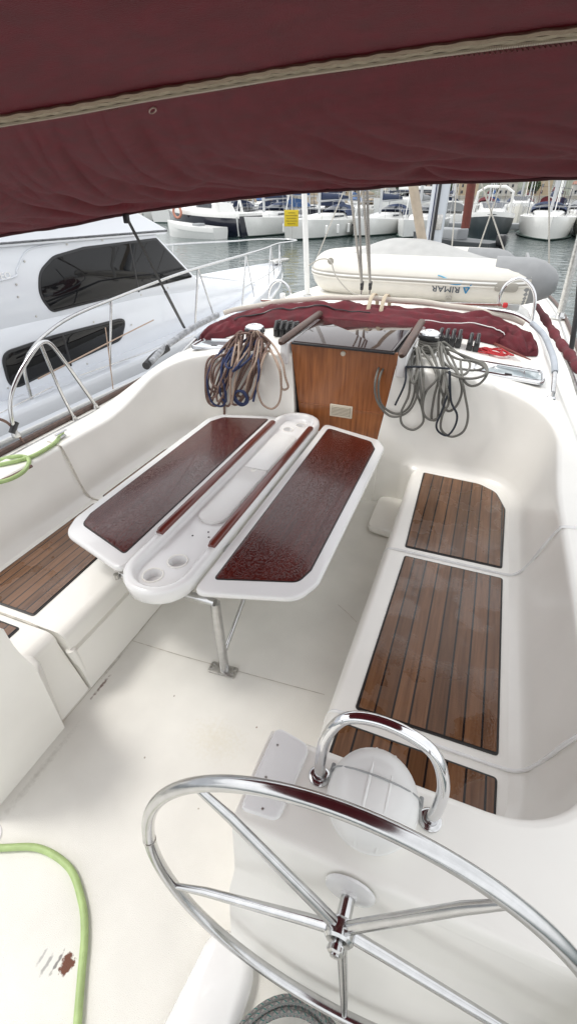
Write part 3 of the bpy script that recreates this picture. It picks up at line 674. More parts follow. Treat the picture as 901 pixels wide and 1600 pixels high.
LPN=[[(345,220),(300,290),(278,380),(276,440),(300,470),(295,400),(320,300),(335,230)],[(445,200),(400,250),(350,320),(330,345),(390,300),(435,240)],[(335,440),(350,470),(375,478),(382,450),(355,425)],[(330,455),(360,486),(390,470),(375,430),(345,430)],
[(300,250),(250,300),(222,380),(240,470),(285,488),(300,440),(280,340)],[(410,200),(370,270),(320,330),(300,310),(350,240)]]
rope('brown_rope_coil',LPB,c6,.0098,RBR,'thick bundle of brown flecked rope hung over the port winch','rope',3.42,3.62,540,575,11,tails=[[(290,430),(292,480),(293,532)]],extra=wraps(WP,.008))
rope('beige_rope_coil',LPE,c6,.0088,RBE,'pale beige rope with one wide loop hanging right of the brown bundle','rope',3.36,3.60,540,575,13)
rope('navy_rope_coil',LPN,c6,.0092,RNV,'navy blue rope threaded through the brown bundle','rope',3.37,3.60,540,575,17,tails=[[(430,270),(436,340),(428,400),(412,470)]])
# red cord by the clutches
m=MB(); rnd=random.Random(4)
for k in range(7):
    P=[(.06+.05*k*.5+rnd.uniform(-.04,.04)+.09*math.cos(a),4.18+rnd.uniform(-.03,.03)+.05*math.sin(a),0) for a in [j*PI/3 for j in range(6)]]
    m.tube(spline([Vector((x,y,zdeck(x,y)+.012+.006*k*.6)) for x,y,_ in P],5,True),.005,6,closed=True)
tag(m.build('red_cord',RED),'tangled bright red cord lying on the starboard coachroof','cord')
m=MB(); m.tube([onZ(x,y,1.14) for x,y in ((742,520),(770,536),(800,550),(828,562))],[.010,.012,.012,.004],8); tag(m.build('boat_stick',RUST),'slim brown stick lying across the coachroof beside the red cord','stick')
# ------------------------------------------------------------------ folded sprayhood
sh=thing('folded_sprayhood',(C,4.9,1.2),'folded burgundy canvas sprayhood with beige webbing and steel frame on the coachroof','sprayhood')
ctr=spline([(-2.42,4.0),(-2.28,4.45),(-1.95,4.78),(-1.45,4.95),(-.93,5.0),(-.40,4.93),(.05,4.75),(.35,4.45),(.47,4.10)] and [Vector((a,b,0)) for a,b in [(-2.42,3.85),(-2.27,4.28),(-1.88,4.52),(-1.4,4.64),(-.93,4.68),(-.40,4.70),(.05,4.70),(.33,4.60),(.47,4.35)]],14)
rnd=random.Random(9); NV=40; V=[]; n=len(ctr)
from mathutils import noise
for i,p in enumerate(ctr):
    t=(ctr[min(i+1,n-1)]-ctr[max(i-1,0)]).normalized(); nn=Vector((-t.y,t.x,0))   # outward (forward)
    s=i/(n-1); endf=math.sin(PI*min(1,max(0,s)))**.28
    w=.50*endf; h=(.125+.03*math.sin(s*9))*endf+.02; row=[]
    for k in range(NV+1):
        a=PI*k/NV; x=-math.cos(a)*w*.5; z=h*math.sin(a)**.75
        z+=(.013*math.sin(k*.8+2.5*math.sin(s*13))+.060*noise.noise(Vector((s*13,k*.20,0)))+.022*noise.noise(Vector((s*34,k*.5,5)))-.02)*math.sin(a)
        q=p-nn*(.06)+nn*x; base=zdeck(q.x,q.y)+.004; row.append(Vector((q.x,q.y,base+max(0,z))))
    V.append(row)
m=MB(); m.add([v for r in V for v in r],[(i*(NV+1)+k,i*(NV+1)+k+1,(i+1)*(NV+1)+k+1,(i+1)*(NV+1)+k) for i in range(n-1) for k in range(NV)]); m.build('canvas',HOODM,sh,ang=80)
m=MB(); P=[]
for i in range(int(n*.12),int(n*.86)):
    t_=(ctr[min(i+1,n-1)]-ctr[max(i-1,0)]).normalized(); q_=ctr[i]+Vector((-t_.y,t_.x,0))*.10; p=Vector((q_.x,q_.y,zdeck(q_.x,q_.y)+.150+.004*math.sin(i*.5))); P.append(p)
m.tube(P,.024,8,sq=(1,.35)); m.build('webbing_strip',BEIGE if False else mat('cream_webbing',(.80,.76,.66),.7,bump=.6,bscale=300),sh)
m=MB(); m.tube([V[i][int(NV*.26)]+Vector((0,0,.012)) for i in range(int(n*.60),int(n*.90))],.004,6); m.build('piping',WHITEP,sh)
m=MB(); m.tube([V[i][int(NV*.30)]+Vector((0,0,.010)) for i in range(int(n*.10),int(n*.5))],.006,6); m.build('zip',BLACK,sh)
for s in (-.06,.06):
    x=-.93+s; m=MB(); m.tube(spline([(x,4.55,1.25),(x,4.54,1.31),(x,4.62,1.39),(x,4.75,1.41),(x,4.88,1.36),(x,4.95,1.25)],6),.018,8,sq=(1,.3)); m.build('strap',BEIGE,sh)
ftR=spline([(-.1,4.86,1.33),(.26,4.72,1.33),(.46,4.45,1.27),(.53,4.15,1.22),(.56,3.80,1.17),(.565,3.56,1.06)],8)
ftL=spline([(-1.7,5.0,1.30),(-2.10,4.75,1.24),(-2.32,4.35,1.17),(-2.42,3.95,1.10),(-2.45,3.55,.99)],8)
for ft in (ftR,ftL):
    m=MB(); m.tube(ft,.016,14); tt=m.build('frame_tube',SSTL,sh)
    m=MB(); q=ft[len(ft)//3:-6]; m.tube(q,.022,12); m.build('padding',mat('grey_padding',(.35,.38,.42),.5,var=.15) if 'grey_padding' not in MATS else MATS['grey_padding'],tt)
    m=MB(); m.lathe([(.03,0),(.03,.01),(.018,.02),(.016,.05),(0,.05)],ft[-1]-Vector((0,0,.045)),16); m.build('deck_hinge',CHROME,tt)
# dark loose flap left of the hatch
# ------------------------------------------------------------------ mainsheet traveller and tackle
tv=thing('mainsheet_traveller',(C,5.35,1.2),'grey traveller track across the coachroof behind the sprayhood with a red end stop','traveller')
a=onY(410,470,5.35); b=onY(800,478,5.35)
m=MB(); m.tube([a,(a+b)/2+Vector((0,0,.01)),b],.022,10,sq=(1,1.3)); m.build('track',STLD,tv)
m=MB(); m.tube([a+Vector((0,-.045,.01)),b+Vector((-.1,-.045,.01))],.008,8); m.build('control_line',RUST,tv)
m=MB(); m.box(b-Vector((.07,.05,-.01)),(.045,.05,.045),bev=.012); m.build('end_stop',RED,tv)
m=MB(); m.box(b+Vector((.0,0,-.01)),(.12,.06,.05),bev=.006); m.build('end_fitting',GREYP,tv)
for x in (a.x+.25,C,b.x-.25):
    m=MB(); m.box((x,5.36,1.19),(.05,.06,.12),bev=.01); m.build('foot',GELW,tv)
RSH=ropemat('sheet_rope',(.34,.33,.31),(.22,.21,.20),70)
ms=thing('mainsheet_tackle',(-1.2,5.3,1.3),'four part mainsheet tackle with two dark blocks running up under the canopy','tackle')
for (bx,by),tops in (((565,447),((546,290),(559,290))),((578,447),((566,290),(573,290)))):
    p=onY(bx,by,5.3)
    m=MB(); m.box(p,(.035,.03,.085),bev=.014); m.lathe([(.028,-.014),(.030,0),(.028,.014)],p+Vector((0,0,.02)),16,Matrix.Rotation(PI/2,4,'Y')); bl=m.build('block',BLACK,ms)
    m=MB(); m.tube([p-Vector((0,0,.035)),p-Vector((0,0,.10))],.007,8); m.build('shackle',CHROME,bl)
    for tx,ty in tops:
        q=onY(tx,ty,4.9); d=(q-p).normalized(); m=MB(); m.tube([p+d*.03,p+d*3.2],.0125,8); m.build('line',RWH if ty==290 and tx in (546,566) else RSH,ms)
def hoop(px,Y,label):
    P=[onY(x,y,Y) for x,y in px]; m=MB(); m.tube(spline(P,8),.016,12); tag(m.build('guard_hoop',CHROME),label,'steel hoop','steel hoops on the coachroof')
hoop([(778,478),(781,460),(792,443),(812,435),(828,446),(835,465),(832,490),(829,505)],5.32,'bent steel hoop standing in front of the dinghy beside the red end stop')
hoop([(418,475),(421,452),(430,440),(441,440),(452,452),(455,475)],6.0,'small bent steel hoop near the bow of the motor yacht')
# ------------------------------------------------------------------ mast, stowed spar, white pole
def pole(name,base,topp,r,m_,label,cat,sq=(1,1),ln=1.0,parts=()):
    b=Vector(base); t=Vector(topp); d=(t-b); mm=MB(); mm.tube([b,b+d*ln],r,20,sq=sq); o=mm.build(name,m_); tag(o,label,cat); return o
mx=onY(683,330,6.9).x
mt=thing('mast',(mx,6.9,.95),'silver grey mast with a black luff slot rising behind the dinghy','mast')
m=MB(); m.tube([(mx,6.9,.85),(mx,6.9,11)],.10,24,sq=(.7,1.05) if False else (1.05,.72)); m.build('mast_tube',ALU,mt)
m=MB(); m.box((mx,6.79,6.1),(.03,.02,9.8)); m.build('sail_slot',BLACK,mt)
m=MB(); m.box((mx+.05,6.80,1.9),(.07,.04,.16),bev=.01); m.build('winch_plate',STLD,mt)
m=MB(); m.box((mx-.04,6.78,3.2),(.012,.012,4.0)); m.build('halyard',RNV,mt)
a=onY(662,395,6.6); b=onY(645,290,6.6)
o=MB().tube([a,b,b+(b-a)*2.2],.055,16).build('stowed_spar',SPAR); tag(o,'weathered beige spar leaning just left of the silver mast','spar')
a=onY(480,468,5.6); b=onY(475,300,5.6)
wp=thing('white_pole',(a.x,a.y,zdeck(a.x,a.y)),'plain white pole standing on the port side deck left of the mainsheet tackle','pole')
m=MB(); m.tube([(a.x,a.y,zdeck(a.x,a.y)),b,b+(b-a)*1.3],.030,18); m.build('tube',WHITEP,wp); m=MB(); m.lathe([(.05,0),(.05,.02),(.034,.03)],(a.x,a.y,zdeck(a.x,a.y)),18); m.build('foot',STLD,wp)
# thin shrouds and halyards forward
for i,(p,q,Y,lab) in enumerate((((712,300),(706,378),8.2,'thin white halyard just right of the silver mast'),((783,285),(745,395),7.6,'white guy line sloping down left over the dark hulled launch'),((766,330),(790,400),7.6,'white guy line sloping down right past the dark hulled launch'),((857,280),(857,405),7.2,'thin white line hanging in front of the bow-on sailing boat'),((536,300),(500,390),8.5,'slack white line slanting down to the front of the dinghy'))):
    A=onY(*p,Y); B=onY(*q,Y); o=MB().tube([B-(A-B)*.25,A,A+(A-B)*1.5],.009,6).build('rigging_line',RWH); tag(o,lab,'line')
# ------------------------------------------------------------------ inverted dinghy
dg=thing('inflatable_dinghy',(-.65,5.95,1.15),'cream inflatable dinghy lashed upside down across the coachroof','dinghy',rz=0)
r_=.215; zc_=1.43
def dpath():
    # U shaped tube: near side, pointed bow at the port end
    return [(.36,5.74,zc_+.02),(.1,5.72,zc_),(-.4,5.69,zc_),(-1.0,5.70,zc_),(-1.45,5.77,zc_-.01),(-1.78,5.98,zc_-.02),(-1.86,6.30,zc_-.02),(-1.70,6.62,zc_-.02),(-1.3,6.82,zc_),(-.6,6.90,zc_),(-.1,6.86,zc_),(.02,6.80,zc_)]
P=spline(dpath(),10)
m=MB(); m.tube(P,r_,30); tube=m.build('buoyancy_tube',PVC,dg,ang=60)
P2=P[:]; n=len(P)
# white upper half panel and rub strakes follow the tube
def along(i0,i1,ang0,ang1,rr,seg=8):
    V=[];cnt=0
    for i in range(i0,i1):
        p=P[i]; t=(P[min(i+1,n-1)]-P[max(i-1,0)]).normalized(); out=Vector((t.y,-t.x,0))*(-1); 
        row=[]
        for k in range(seg+1):
            a=lerp(ang0,ang1,k/seg); row.append(p+out*math.cos(a)*rr+Vector((0,0,1))*math.sin(a)*rr)
        V.append(row)
    mm=MB(); s=seg+1; mm.add([v for r in V for v in r],[(i*s+k,i*s+k+1,(i+1)*s+k+1,(i+1)*s+k) for i in range(len(V)-1) for k in range(seg)]); return mm
ORI=1 if (Vector((P[1].y-P[0].y,-(P[1].x-P[0].x),0))*(-1)).y<0 else -1
def strake(ang,w,m_,name):
    mm=MB(); Q=[]
    for i in range(n):
        p=P[i]; t=(P[min(i+1,n-1)]-P[max(i-1,0)]).normalized(); out=Vector((t.y,-t.x,0))*(-ORI); Q.append(p+out*math.cos(ang)*(r_+.002)+Vector((0,0,1))*math.sin(ang)*(r_+.002))
    mm.tube(Q,w,8); return mm.build(name,m_,tube)
STR=mat('strake_grey',(.36,.34,.30),.6)
strake(.02,.013,STR,'rub_strake'); strake(.16,.013,STR,'rub_strake'); strake(.09,.014,PVCW,'rub_strake'); strake(-.07,.012,PVC,'rub_strake')
# grey end cones
for s,pp,Y in ((1,P[0],0),(1,P[-1],0)):
    m=MB(); m.tube([pp-Vector((.34,0,0)),pp,pp+Vector((.10,0,.0)),pp+Vector((.22,0,-.01)),pp+Vector((.27,0,-.01))],[r_+.003,r_+.003,r_*.9,r_*.6,r_*.3],28); m.build('end_cone',PVCG,dg)
# bottom of the hull, now on top
def hb(u,v):
    x=lerp(-1.60,.34,u); yc=6.30; hw=.60*(1-max(0,(-.9-x)/.85)**2*.8); y=yc+lerp(-1,1,v)*hw; z=zc_+.09+(.24*(1-abs(2*v-1)**1.6))*(1-.85*S((x+.9)/1.1))*(1 if x>-1.1 else max(.25,1-((-1.1-x)/.55)**1.6*.8)); return Vector((x,y,z))
m=MB(); m.grid(hb,30,24); m.build('hull_bottom',mat('dinghy_hull',(.40,.40,.39),.5,var=.08),dg,ang=60)
m=MB(); m.box((.34,6.30,zc_+.02),(.03,.95,.34),bev=.01); m.build('transom',PVCG,dg)
# wording, upside down because the dinghy is
def wrap_text(txt,size,cx,cz,m_,name,squash=1):
    V,Fc=text_mesh(txt,size,.001); out=[]
    for v in V:
        x=cx-v.x; z=cz-v.y*squash   # rotated half a turn in its own plane
        dz=z-zc_; yy=5.69-math.sqrt(max(1e-4,(r_+.004)**2-dz*dz)) - v.z
        if True: yy+= .02*((x+.4)/1.0)**2
        out.append(Vector((x,yy,z)))
    mm=MB(); mm.add(out,Fc); return mm.build(name,m_,tube,smooth=False)
tc_=onY(708,450,5.49)
wrap_text('A',.155,tc_.x+.125,tc_.z+.008,BLU,'letter',.9); wrap_text('RIMAR',.098,tc_.x-.075,tc_.z-.012,DKP,'lettering',.85)
for k,(m_,dz,th) in enumerate(((BLU,.048,.013),(BLUL,.072,.012))):
    Q=[]
    for i in range(13):
        u=i/12; x=tc_.x+.075-u*.25; z=tc_.z+dz+.018*math.sin(u*PI*1.5)*(-1 if k==0 else -1)+.02*u; d_=z-zc_; Q.append(Vector((x,5.69-math.sqrt(max(1e-4,(r_+.006)**2-d_*d_))+.02*((x+.4))**2,z)))
    m=MB(); m.tube(Q,[th*(.35+.65*math.sin(PI*min(.95,i/12+.15))) for i in range(13)],8,sq=(1,.4)); m.build('swoosh',m_,tube)
pc=onY(790,449,5.50)
m=MB(); po=rpoly([(-.11,-.042),(.11,-.042),(.11,.042),(-.11,.042)],.041,8); VV=[]
mm=MB(); slab(po,0,.014,.005,mm)
for v in mm.V:
    x=pc.x+v.x; z=pc.z+v.y; dz=z-zc_; VV.append(Vector((x,5.715-math.sqrt(max(1e-4,r_*r_-dz*dz))-v.z+.03*(x+.2)**2*.5,z)))
mm.V=VV; mm.build('valve_patch',STR,tube)
for px,py in ((700,467),(516,408)):
    p=onY(px,py,5.47); m=MB(); m.lathe([(.035,0),(.033,.008),(.012,.010)],p+Vector((0,.01,0)),18,Matrix.Rotation(PI/2,4,'X')); m.tube([p+Vector((-.03,-.015,-.0)),p+Vector((0,-.03,.022)),p+Vector((.03,-.015,0))],.006,8); m.build('lifting_ring',STR,tube)
P3=[onY(x,y,5.42) for x,y in ((482,415),(500,405),(516,408),(524,430),(545,455),(566,462))]
o=MB().tube(spline(P3,8),.007,8).build('grab_line',RWH,dg)
index_kids()
# ------------------------------------------------------------------ starboard rail details
st=thing('guard_stanchion',(0,0,0),'leaning pale steel stanchion on the starboard rail beyond the dinghy','stanchion')
a=onZ(876,494,.80); a.x=min(a.x,.99); b=onY(905,372,a.y)
m=MB(); m.tube([a,b,b+(b-a)*.6],.045,14); m.build('post',STLD,st); m=MB(); m.lathe([(.11,0),(.11,.02),(.06,.03),(.05,.08)],a-Vector((0,0,.03)),18); m.build('base',SSTL,st)
roll=[onY(x,y,Y) for x,y,Y in ((838,478,6.6),(858,510,5.6),(876,538,4.9),(893,560,4.4),(912,590,3.9),(935,640,3.4))]
o=MB().tube(spline(roll,10),[.03]*5+[.036+.008*math.sin(i*.9)+.004*math.sin(i*2.3) for i in range(41)]+[.04]*5,14).build('rolled_cloth',HOODM); tag(o,'rolled burgundy cloth lashed along the starboard guard rail','rolled cloth')
P=[onY(x,y,Y) for x,y,Y in ((905,440,5.0),(900,490,5.0),(891,548,5.0))]
o=MB().tube([P[0]+(P[0]-P[2])*1,*P],.022,10).build('covered_shroud',RUB); tag(o,'dark covered shroud ending at the starboard rail on the right edge','shroud')
P=[onY(x,y,Y) for x,y,Y in ((838,482,7.0),(856,512,5.9),(873,540,5.1),(890,575,4.4),(905,620,3.8))]
o=MB().tube(spline(P,8),.018,10).build('deck_track',STLD); tag(o,'long grey track running along the starboard side deck','track')
# ------------------------------------------------------------------ port rail: gate, lifelines, strap, hose
g=thing('gate_stanchion',(-2.85,2.4,.70),'pair of bent steel gate stanchions on the port toe rail beside the motor yacht','stanchion')
XX=-2.90
def xp(L,r,name,m_,par,n=8,seg=12): return MB().tube(spline([onX(x,y,XX) for x,y in L],n),r,seg).build(name,m_,par)
xp([(25,676),(18,650),(17,622),(28,590),(44,562),(60,540),(70,534),(80,538),(95,556),(122,594),(150,634)],.0145,'hoop',SSTL,g)
xp([(64,538),(78,572),(95,612),(117,655)],.0125,'leg',SSTL,g)
for x,y in ((25,678),(117,656),(150,636)):
    p=onX(x,y,XX); MB().lathe([(.03,-.02),(.03,.0),(.02,.012),(.017,.03)],p,14).build('foot',STLD,g)
p=onX(22,668,XX); MB().tube([p-Vector((0,.03,.03)),p+Vector((0,.03,.03))],.022,10).build('clamp',BLACK,g)
for L,r,m_,lab,nm in (([(-20,656),(83,604)],.003,STLD,'lower guard wire left of the gate stanchions','guard_wire'),([(124,587),(230,550),(330,515)],.003,STLD,'lower guard wire right of the gate stanchions','guard_wire'),
    ([(60,592),(130,556),(192,524),(240,500)],.006,RBE,'beige line tied between the gate stanchions and the motor yacht rail','line'),([(165,512),(170,550),(177,608)],.005,RBE,'short beige cord hanging down beside the gate stanchions','cord'),
    ([(-10,652),(14,662),(38,692)],.010,RBR,'frayed brown line knotted round the foot of the gate stanchion','line')):
    X0=XX-.02; o=MB().tube(spline([onX(x,y,X0) for x,y in L],6),r,6).build(nm,m_); tag(o,lab,'wire' if 'wire' in nm else 'cord')
a=onY(197,338,2.62); b=onY(288,512,4.1); b2=onY(297,530,4.1)
sp=thing('canopy_strap',a,'black strap stretched from the canopy edge down to the port rail','strap')
m=MB(); V=[]; m.tube([a,lerp(a,b,.55)],.0065,8,sq=(.5,1.5)); m.build('webbing',RUB,sp); m=MB(); m.tube([lerp(a,b,.55),b],.012,8,sq=(.7,1.2)); m.build('padded_sleeve',BLACK,sp)
m=MB(); m.box(a+Vector((0,0,-.01)),(.03,.03,.05),bev=.006); m.build('buckle',BLACK,sp)
# lashed grey bundle on the port rail where the strap lands
P=[onY(x,y,Y) for x,y,Y in ((236,566,3.55),(255,545,3.8),(278,528,4.0),(305,510,4.25),(340,492,4.6))]
o=MB().tube(spline(P,6),.030,12).build('rolled_cover',mat('grey_roll',(.30,.31,.33),.6,var=.4,vscale=25)); tag(o,'rolled grey and black cover lying along the port edge of the coachroof','rolled cover')
P=[onY(x,y,Y) for x,y,Y in ((228,572,3.5),(243,556,3.7),(262,543,3.85))]
o=MB().tube(spline(P,6),.036,12).build('rubber_fender_pad',RUB); tag(o,'black rubber pad at the aft end of the rolled cover','pad')
def onDeck(x,y,off):
    r=ray(x,y); t=1.0
    while t<12:
        p=Vector((0,0,H))+r*t
        if p.z<zdeck(p.x,p.y)+off: break
        t+=.004
    return p
def hose(P,label,r=.0125):
    o=MB().tube(spline(P,10),r,14).build('garden_hose',HOSEM); tag(o,label,'hose')
hose([(-1.75,.12,.014),(-1.55,.22,.014),(-1.37,.295,.014),(-1.22,.352,.014),(-1.06,.345,.014),(-.94,.28,.014),(-.865,.21,.014),(-.80,.12,.014),(-.735,.03,.014),(-.64,-.10,.014),(-.5,-.3,.014)],'light green hose curving over the cockpit floor past the rust spot',.0135)
L=[(-10,722),(18,714),(40,714),(46,722),(38,736),(18,748),(-10,756)]
hose([onDeck(x,y,.014) for x,y in L],'light green hose looped on the port side deck',.013)
L=[(98,676),(86,692),(68,704),(48,714),(20,722),(-10,728)]
hose([onDeck(x,y,.014) for x,y in L],'light green hose end running forward along the port deck',.013)
P=[onDeck(x,y,.010) for x,y in ((-10,756),(20,744),(50,728))]; o=MB().tube(P,.010,8).build('brown_line',RBR); tag(o,'brown line lying under the looped hose on the port deck','line')
p=onDeck(97,682,.012); cf=thing('deck_cleat',p,'small steel cleat on the port side deck beside the hose','cleat')
MB().box(p,(.03,.06,.012),bev=.004).build('base',SSTL,cf); MB().tube([p+Vector((0,-.05,.03)),p+Vector((0,.05,.03))],.008,8).build('horn',SSTL,cf)
# fleck rope at the foot of the wheel
m=MB()
for k in range(4):
    cx_,cy_=-.055,.095; a_,b_=.215-.019*k,.235-.019*k
    m.tube([Vector((cx_+a_*math.cos(t)+.006*math.sin(3*t+k),cy_+.02*k*.4+b_*math.sin(t),.075+.010*(k%2)+.004*math.sin(2*t+k))) for t in [2*PI*i/48 for i in range(48)]],.0085,9,closed=True)
tag(m.build('fleck_rope_coil',RFL),'coil of grey rope with green flecks on the floor under the steering wheel','rope')
# ------------------------------------------------------------------ bimini canopy
bi=thing('bimini_canopy',(-.8,1.0,2.3),'burgundy canvas bimini canopy overhead with a beige zipped seam','canopy')
NE=420
EP=spline([onY(x,y,Y) for x,y,Y in ((-260,422,1.5),(-130,392,1.9),(0,369,2.25),(100,353,2.5),(195,335,2.66),(300,319,2.78),(450,302,2.9),(560,294,2.98),(700,285,3.02),(901,277,3.0),(1060,276,2.9),(1250,292,2.7))],35)
SP=spline([onY(x,y,Y) for x,y,Y in ((-260,226,.88),(-130,201,1.02),(0,181,1.15),(112,163,1.25),(225,142,1.34),(338,123,1.4),(450,104,1.45),(560,88,1.48),(700,67,1.5),(901,41,1.5),(1060,24,1.45),(1250,15,1.38))],35)
NP=len(EP)-1
def PE(L,u):
    f=max(0,min(.99999,u))*NP; i=int(f); return L[i].lerp(L[i+1],f-i)
def bim(u,v):
    e=PE(EP,u); s=PE(SP,u); p=e.lerp(s,v); p.z-=.05*math.sin(PI*v)*(1-v)**.6
    left=1-S((u-.30)/.35); w=1.3*math.sqrt(max(0,v))+5.0*u
    rid=lambda q:1-abs(2*noise.noise(q))
    amp=(1-v)**.7*min(1,v*6+.05)
    d=left*(.050*rid(Vector((w*2.6,u*2.5,1)))**3+.026*rid(Vector((w*6,u*4,4)))**3)+(1-left*.6)*(.055*rid(Vector((u*15+v*5,v*1.6,3)))**3*(1-v)**1.5+.016*noise.noise(Vector((u*20,v*2,11)))+.005*noise.noise(Vector((u*60,v*6,7))))
    p.z+=amp*d*1.3-.006*noise.noise(Vector((u*12,v*5,9))); return p
m=MB(); m.grid(bim,420,60); m.build('front_panel',CANV,bi,ang=180)
def roof(u,v):
    s=PE(SP,u); a=Vector((s.x*.95-.05,-2.5,s.z-.02)); p=s.lerp(a,v); p.z+=.05*math.sin(PI*min(1,v))-.003+.006*noise.noise(Vector((u*9,v*4,0))); p.y+=.02*(1-v); return p  # unseen aft stretch of the roof is lengthened to shade the helm
m=MB(); m.grid(roof,100,40); m.build('roof_panel',CANV,bi,ang=180)
def alongs(L,n,dv=Vector((0,0,0)),a=0,b=1,w=0,f=60):
    return [PE(L,lerp(a,b,i/n))+dv+Vector((0,w*math.sin(i/n*f),w*.6*math.sin(i/n*f*1.7+1))) for i in range(n+1)]
m=MB(); Q=[bim(i/500,0)+Vector((0,-.004,.001)) for i in range(501)]; m.tube(Q,.012,8); m.build('hem',mat('dark_hem',(.06,.010,.014),.8),bi)
m=MB(); m.tube(alongs(SP,600,Vector((0,.008,-.008)),w=.0016,f=170),.0185,8,sq=(.35,1)); m.build('zip_tape',BEIGE,bi)
m=MB(); m.tube(alongs(SP,600,Vector((0,-.020,-.007)),w=.0014,f=140),.0165,8,sq=(.35,1)); m.build('seam_tape',mat('seam_tape',(.38,.29,.21),.8,bump=.6,bscale=300),bi)
m=MB()
for i in range(420):
    u=lerp(.15,.85,i/419); p=PE(SP,u); t=(PE(SP,u+.002)-p).normalized(); m.box(p+Vector((0,.010,-.017)),(.0040,.018,.004),rz=math.atan2(t.y,t.x))
m.build('zip_teeth',mat('zip_teeth',(.48,.41,.31),.5),bi,smooth=False)
m=MB(); Q=[bim(lerp(.12,.9,i/420),.955+(.011 if i%2 else 0))-Vector((0,0,.003)) for i in range(421)]
m.tube(Q,.0015,5); m.build('zigzag_stitching',mat('stitch_thread',(.20,.09,.07),.7),bi)
m=MB(); Q=[bim(lerp(.12,.9,i/420),.967)-Vector((0,0,.001)) for i in range(421)]; m.tube(Q,.0022,6); m.build('seam_fold',mat('dark_fold',(.05,.010,.012),.8),bi)
best=None
for iv in range(60):
    v=.5+iv/130
    for ix in range(120):
        u=.2+.4*ix/120; d=bim(u,v)-Vector((0,0,H)); e=(d.normalized()-ray(237,168).normalized()).length
        if best is None or e<best[0]: best=(e,u,v)
c_=bim(best[1],best[2]); q=[]
for i in range(24):
    a=2*PI*i/24; q.append(bim(best[1]+.0042*math.cos(a),best[2]+.014*math.sin(a))-Vector((0,0,.004)))
m=MB(); m.tube(q,.0022,6,closed=True); m.build('stitched_ring',mat('ring_thread',(.42,.30,.25),.5),bi)
index_kids()
# ------------------------------------------------------------------ neighbouring motor yacht
my=thing('motor_yacht',(-3.90,3.36,-.6),'big white motor yacht with dark tinted windows moored alongside to the left','motor yacht',rz=-R(8.9))
def YL(mb,name,m_,par=my,**k): return mk(name,mb.V,mb.F,m_,par,uvs=mb.U if mb.uv else None,local=True,**k)
def z6(h): return h+.6
XC=-1.10
def hbm(s): return 1.50 if s<.8 else 1.50*(1-min(.9999,(s-.8)/5.6)**2.3)
def gun(s): return .60+.05*max(0,s+1)+.02*max(0,s-3)
m=MB(); rg=[]
for i in range(49):
    s=lerp(-6.5,6.38,i/48); b=max(.012,hbm(s)); g=gun(s); row=[]
    for x,h in ((b*.80,-.95),(b*.84,-.62),(b*.93,-.15),(b*1.0,g-.42),(b*1.015,g-.22),(b*1.02,g-.16),(b*1.0,g-.14),(b*1.0,g-.04),(b*.985,g),(b*.95,g+.012),(b*.90,g),(b*.85,g-.02)): row.append((x,h))
    full=[Vector((XC+x,s,z6(h))) for x,h in row]+[Vector((XC-x,s,z6(h))) for x,h in row[::-1]]
    rg.append(full)
m.rings(rg,True,True,flip=True); YL(m,'hull',YGEL,ang=35)
# trunk cabin (lower house)
def house(profile,halfw,inset_top,name,m_,r=.05):
    """profile: list (s, z_low, z_high, halfwidth)"""
    mm=MB(); rg=[]
    for s,zl,zh,w in profile:
        wt=w-inset_top*(zh-zl); rr=min(r,(zh-zl)*.45)
        pts=[(w,zl),(lerp(w,wt,.5),lerp(zl,zh,.5)),(wt+.0,zh-rr),(wt-rr*.3,zh-rr*.3),(wt-rr,zh),(wt*.5,zh+.03),(0,zh+.04)]
        full=[Vector((XC+x,s,z6(h))) for x,h in pts]+[Vector((XC-x,s,z6(h))) for x,h in pts[::-1][1:]]
        rg.append(full)
    mm.rings(rg,True,True,flip=True); return YL(mm,name,m_,ang=45)
w0=1.12
house([(-6.2,.45,1.28,w0),(-2,.45,1.28,w0),(1.5,.50,1.28,w0),(2.45,.52,1.27,w0-.02),(3.2,.55,1.14,w0-.12),(4.2,.6,.98,w0-.36),(5.0,.62,.86,w0-.68),(5.3,.64,.74,w0-.9)],w0,.05,'trunk_cabin',YGEL,.10)
# deckhouse, in side profile
def prism(poly,x0,x1,name,m_,bev=.02,par=my,mirror=True):
    mm=MB(); q=[Vector((a,z6(b))) for a,b in poly]; sl=MB(); slab(q,min(x0,x1),max(x0,x1),bev,sl)
    mm.add([Vector((v.z,v.x,v.y)) for v in sl.V],sl.F); return YL(mm,name,m_,par,ang=35)
dk=prism([(-5.5,1.12),(2.50,1.14),(2.44,1.30),(1.86,1.78),(1.80,1.83),(-5.5,1.86)],XC-1.06,XC+1.075,'deckhouse',YGEL,.03)
prism(rpoly([(-5.8,1.84),(1.95,1.80),(2.0,1.84),(1.36,2.10),(1.25,2.13),(-5.8,2.13)],[0.02,.02,.02,.1,.05,.02]),XC-1.10,XC+1.13,'roof',YGEL,.03)
def win(poly,x,rads,name='window',bar=None):
    o=rpoly(poly,rads,8); prism(o,x-.02,x+.006,name,BLACK,.004,dk)
    i=[Vector((p.x,p.y)) for p in inset(o,.022)]; pn=prism(i,x-.02,x+.009,'pane',SMOKE,.001,dk)
    if bar:
        mm=MB(); a,b=bar; mm.tube([Vector((x+.008,a[0],z6(a[1]))),Vector((x+.008,b[0],z6(b[1])))],.012,8,sq=(.4,1)); YL(mm,'window_divider',BLACK,dk)
xw=XC+1.078
win([(.27,1.235),(.18,1.40),(.25,1.60),(.44,1.71),(.80,1.755),(1.82,1.77),(2.38,1.30),(1.2,1.262)],xw,[.08,.22,.22,.25,.3,.05,.02,.01],bar=((1.42,1.26),(1.40,1.75)))
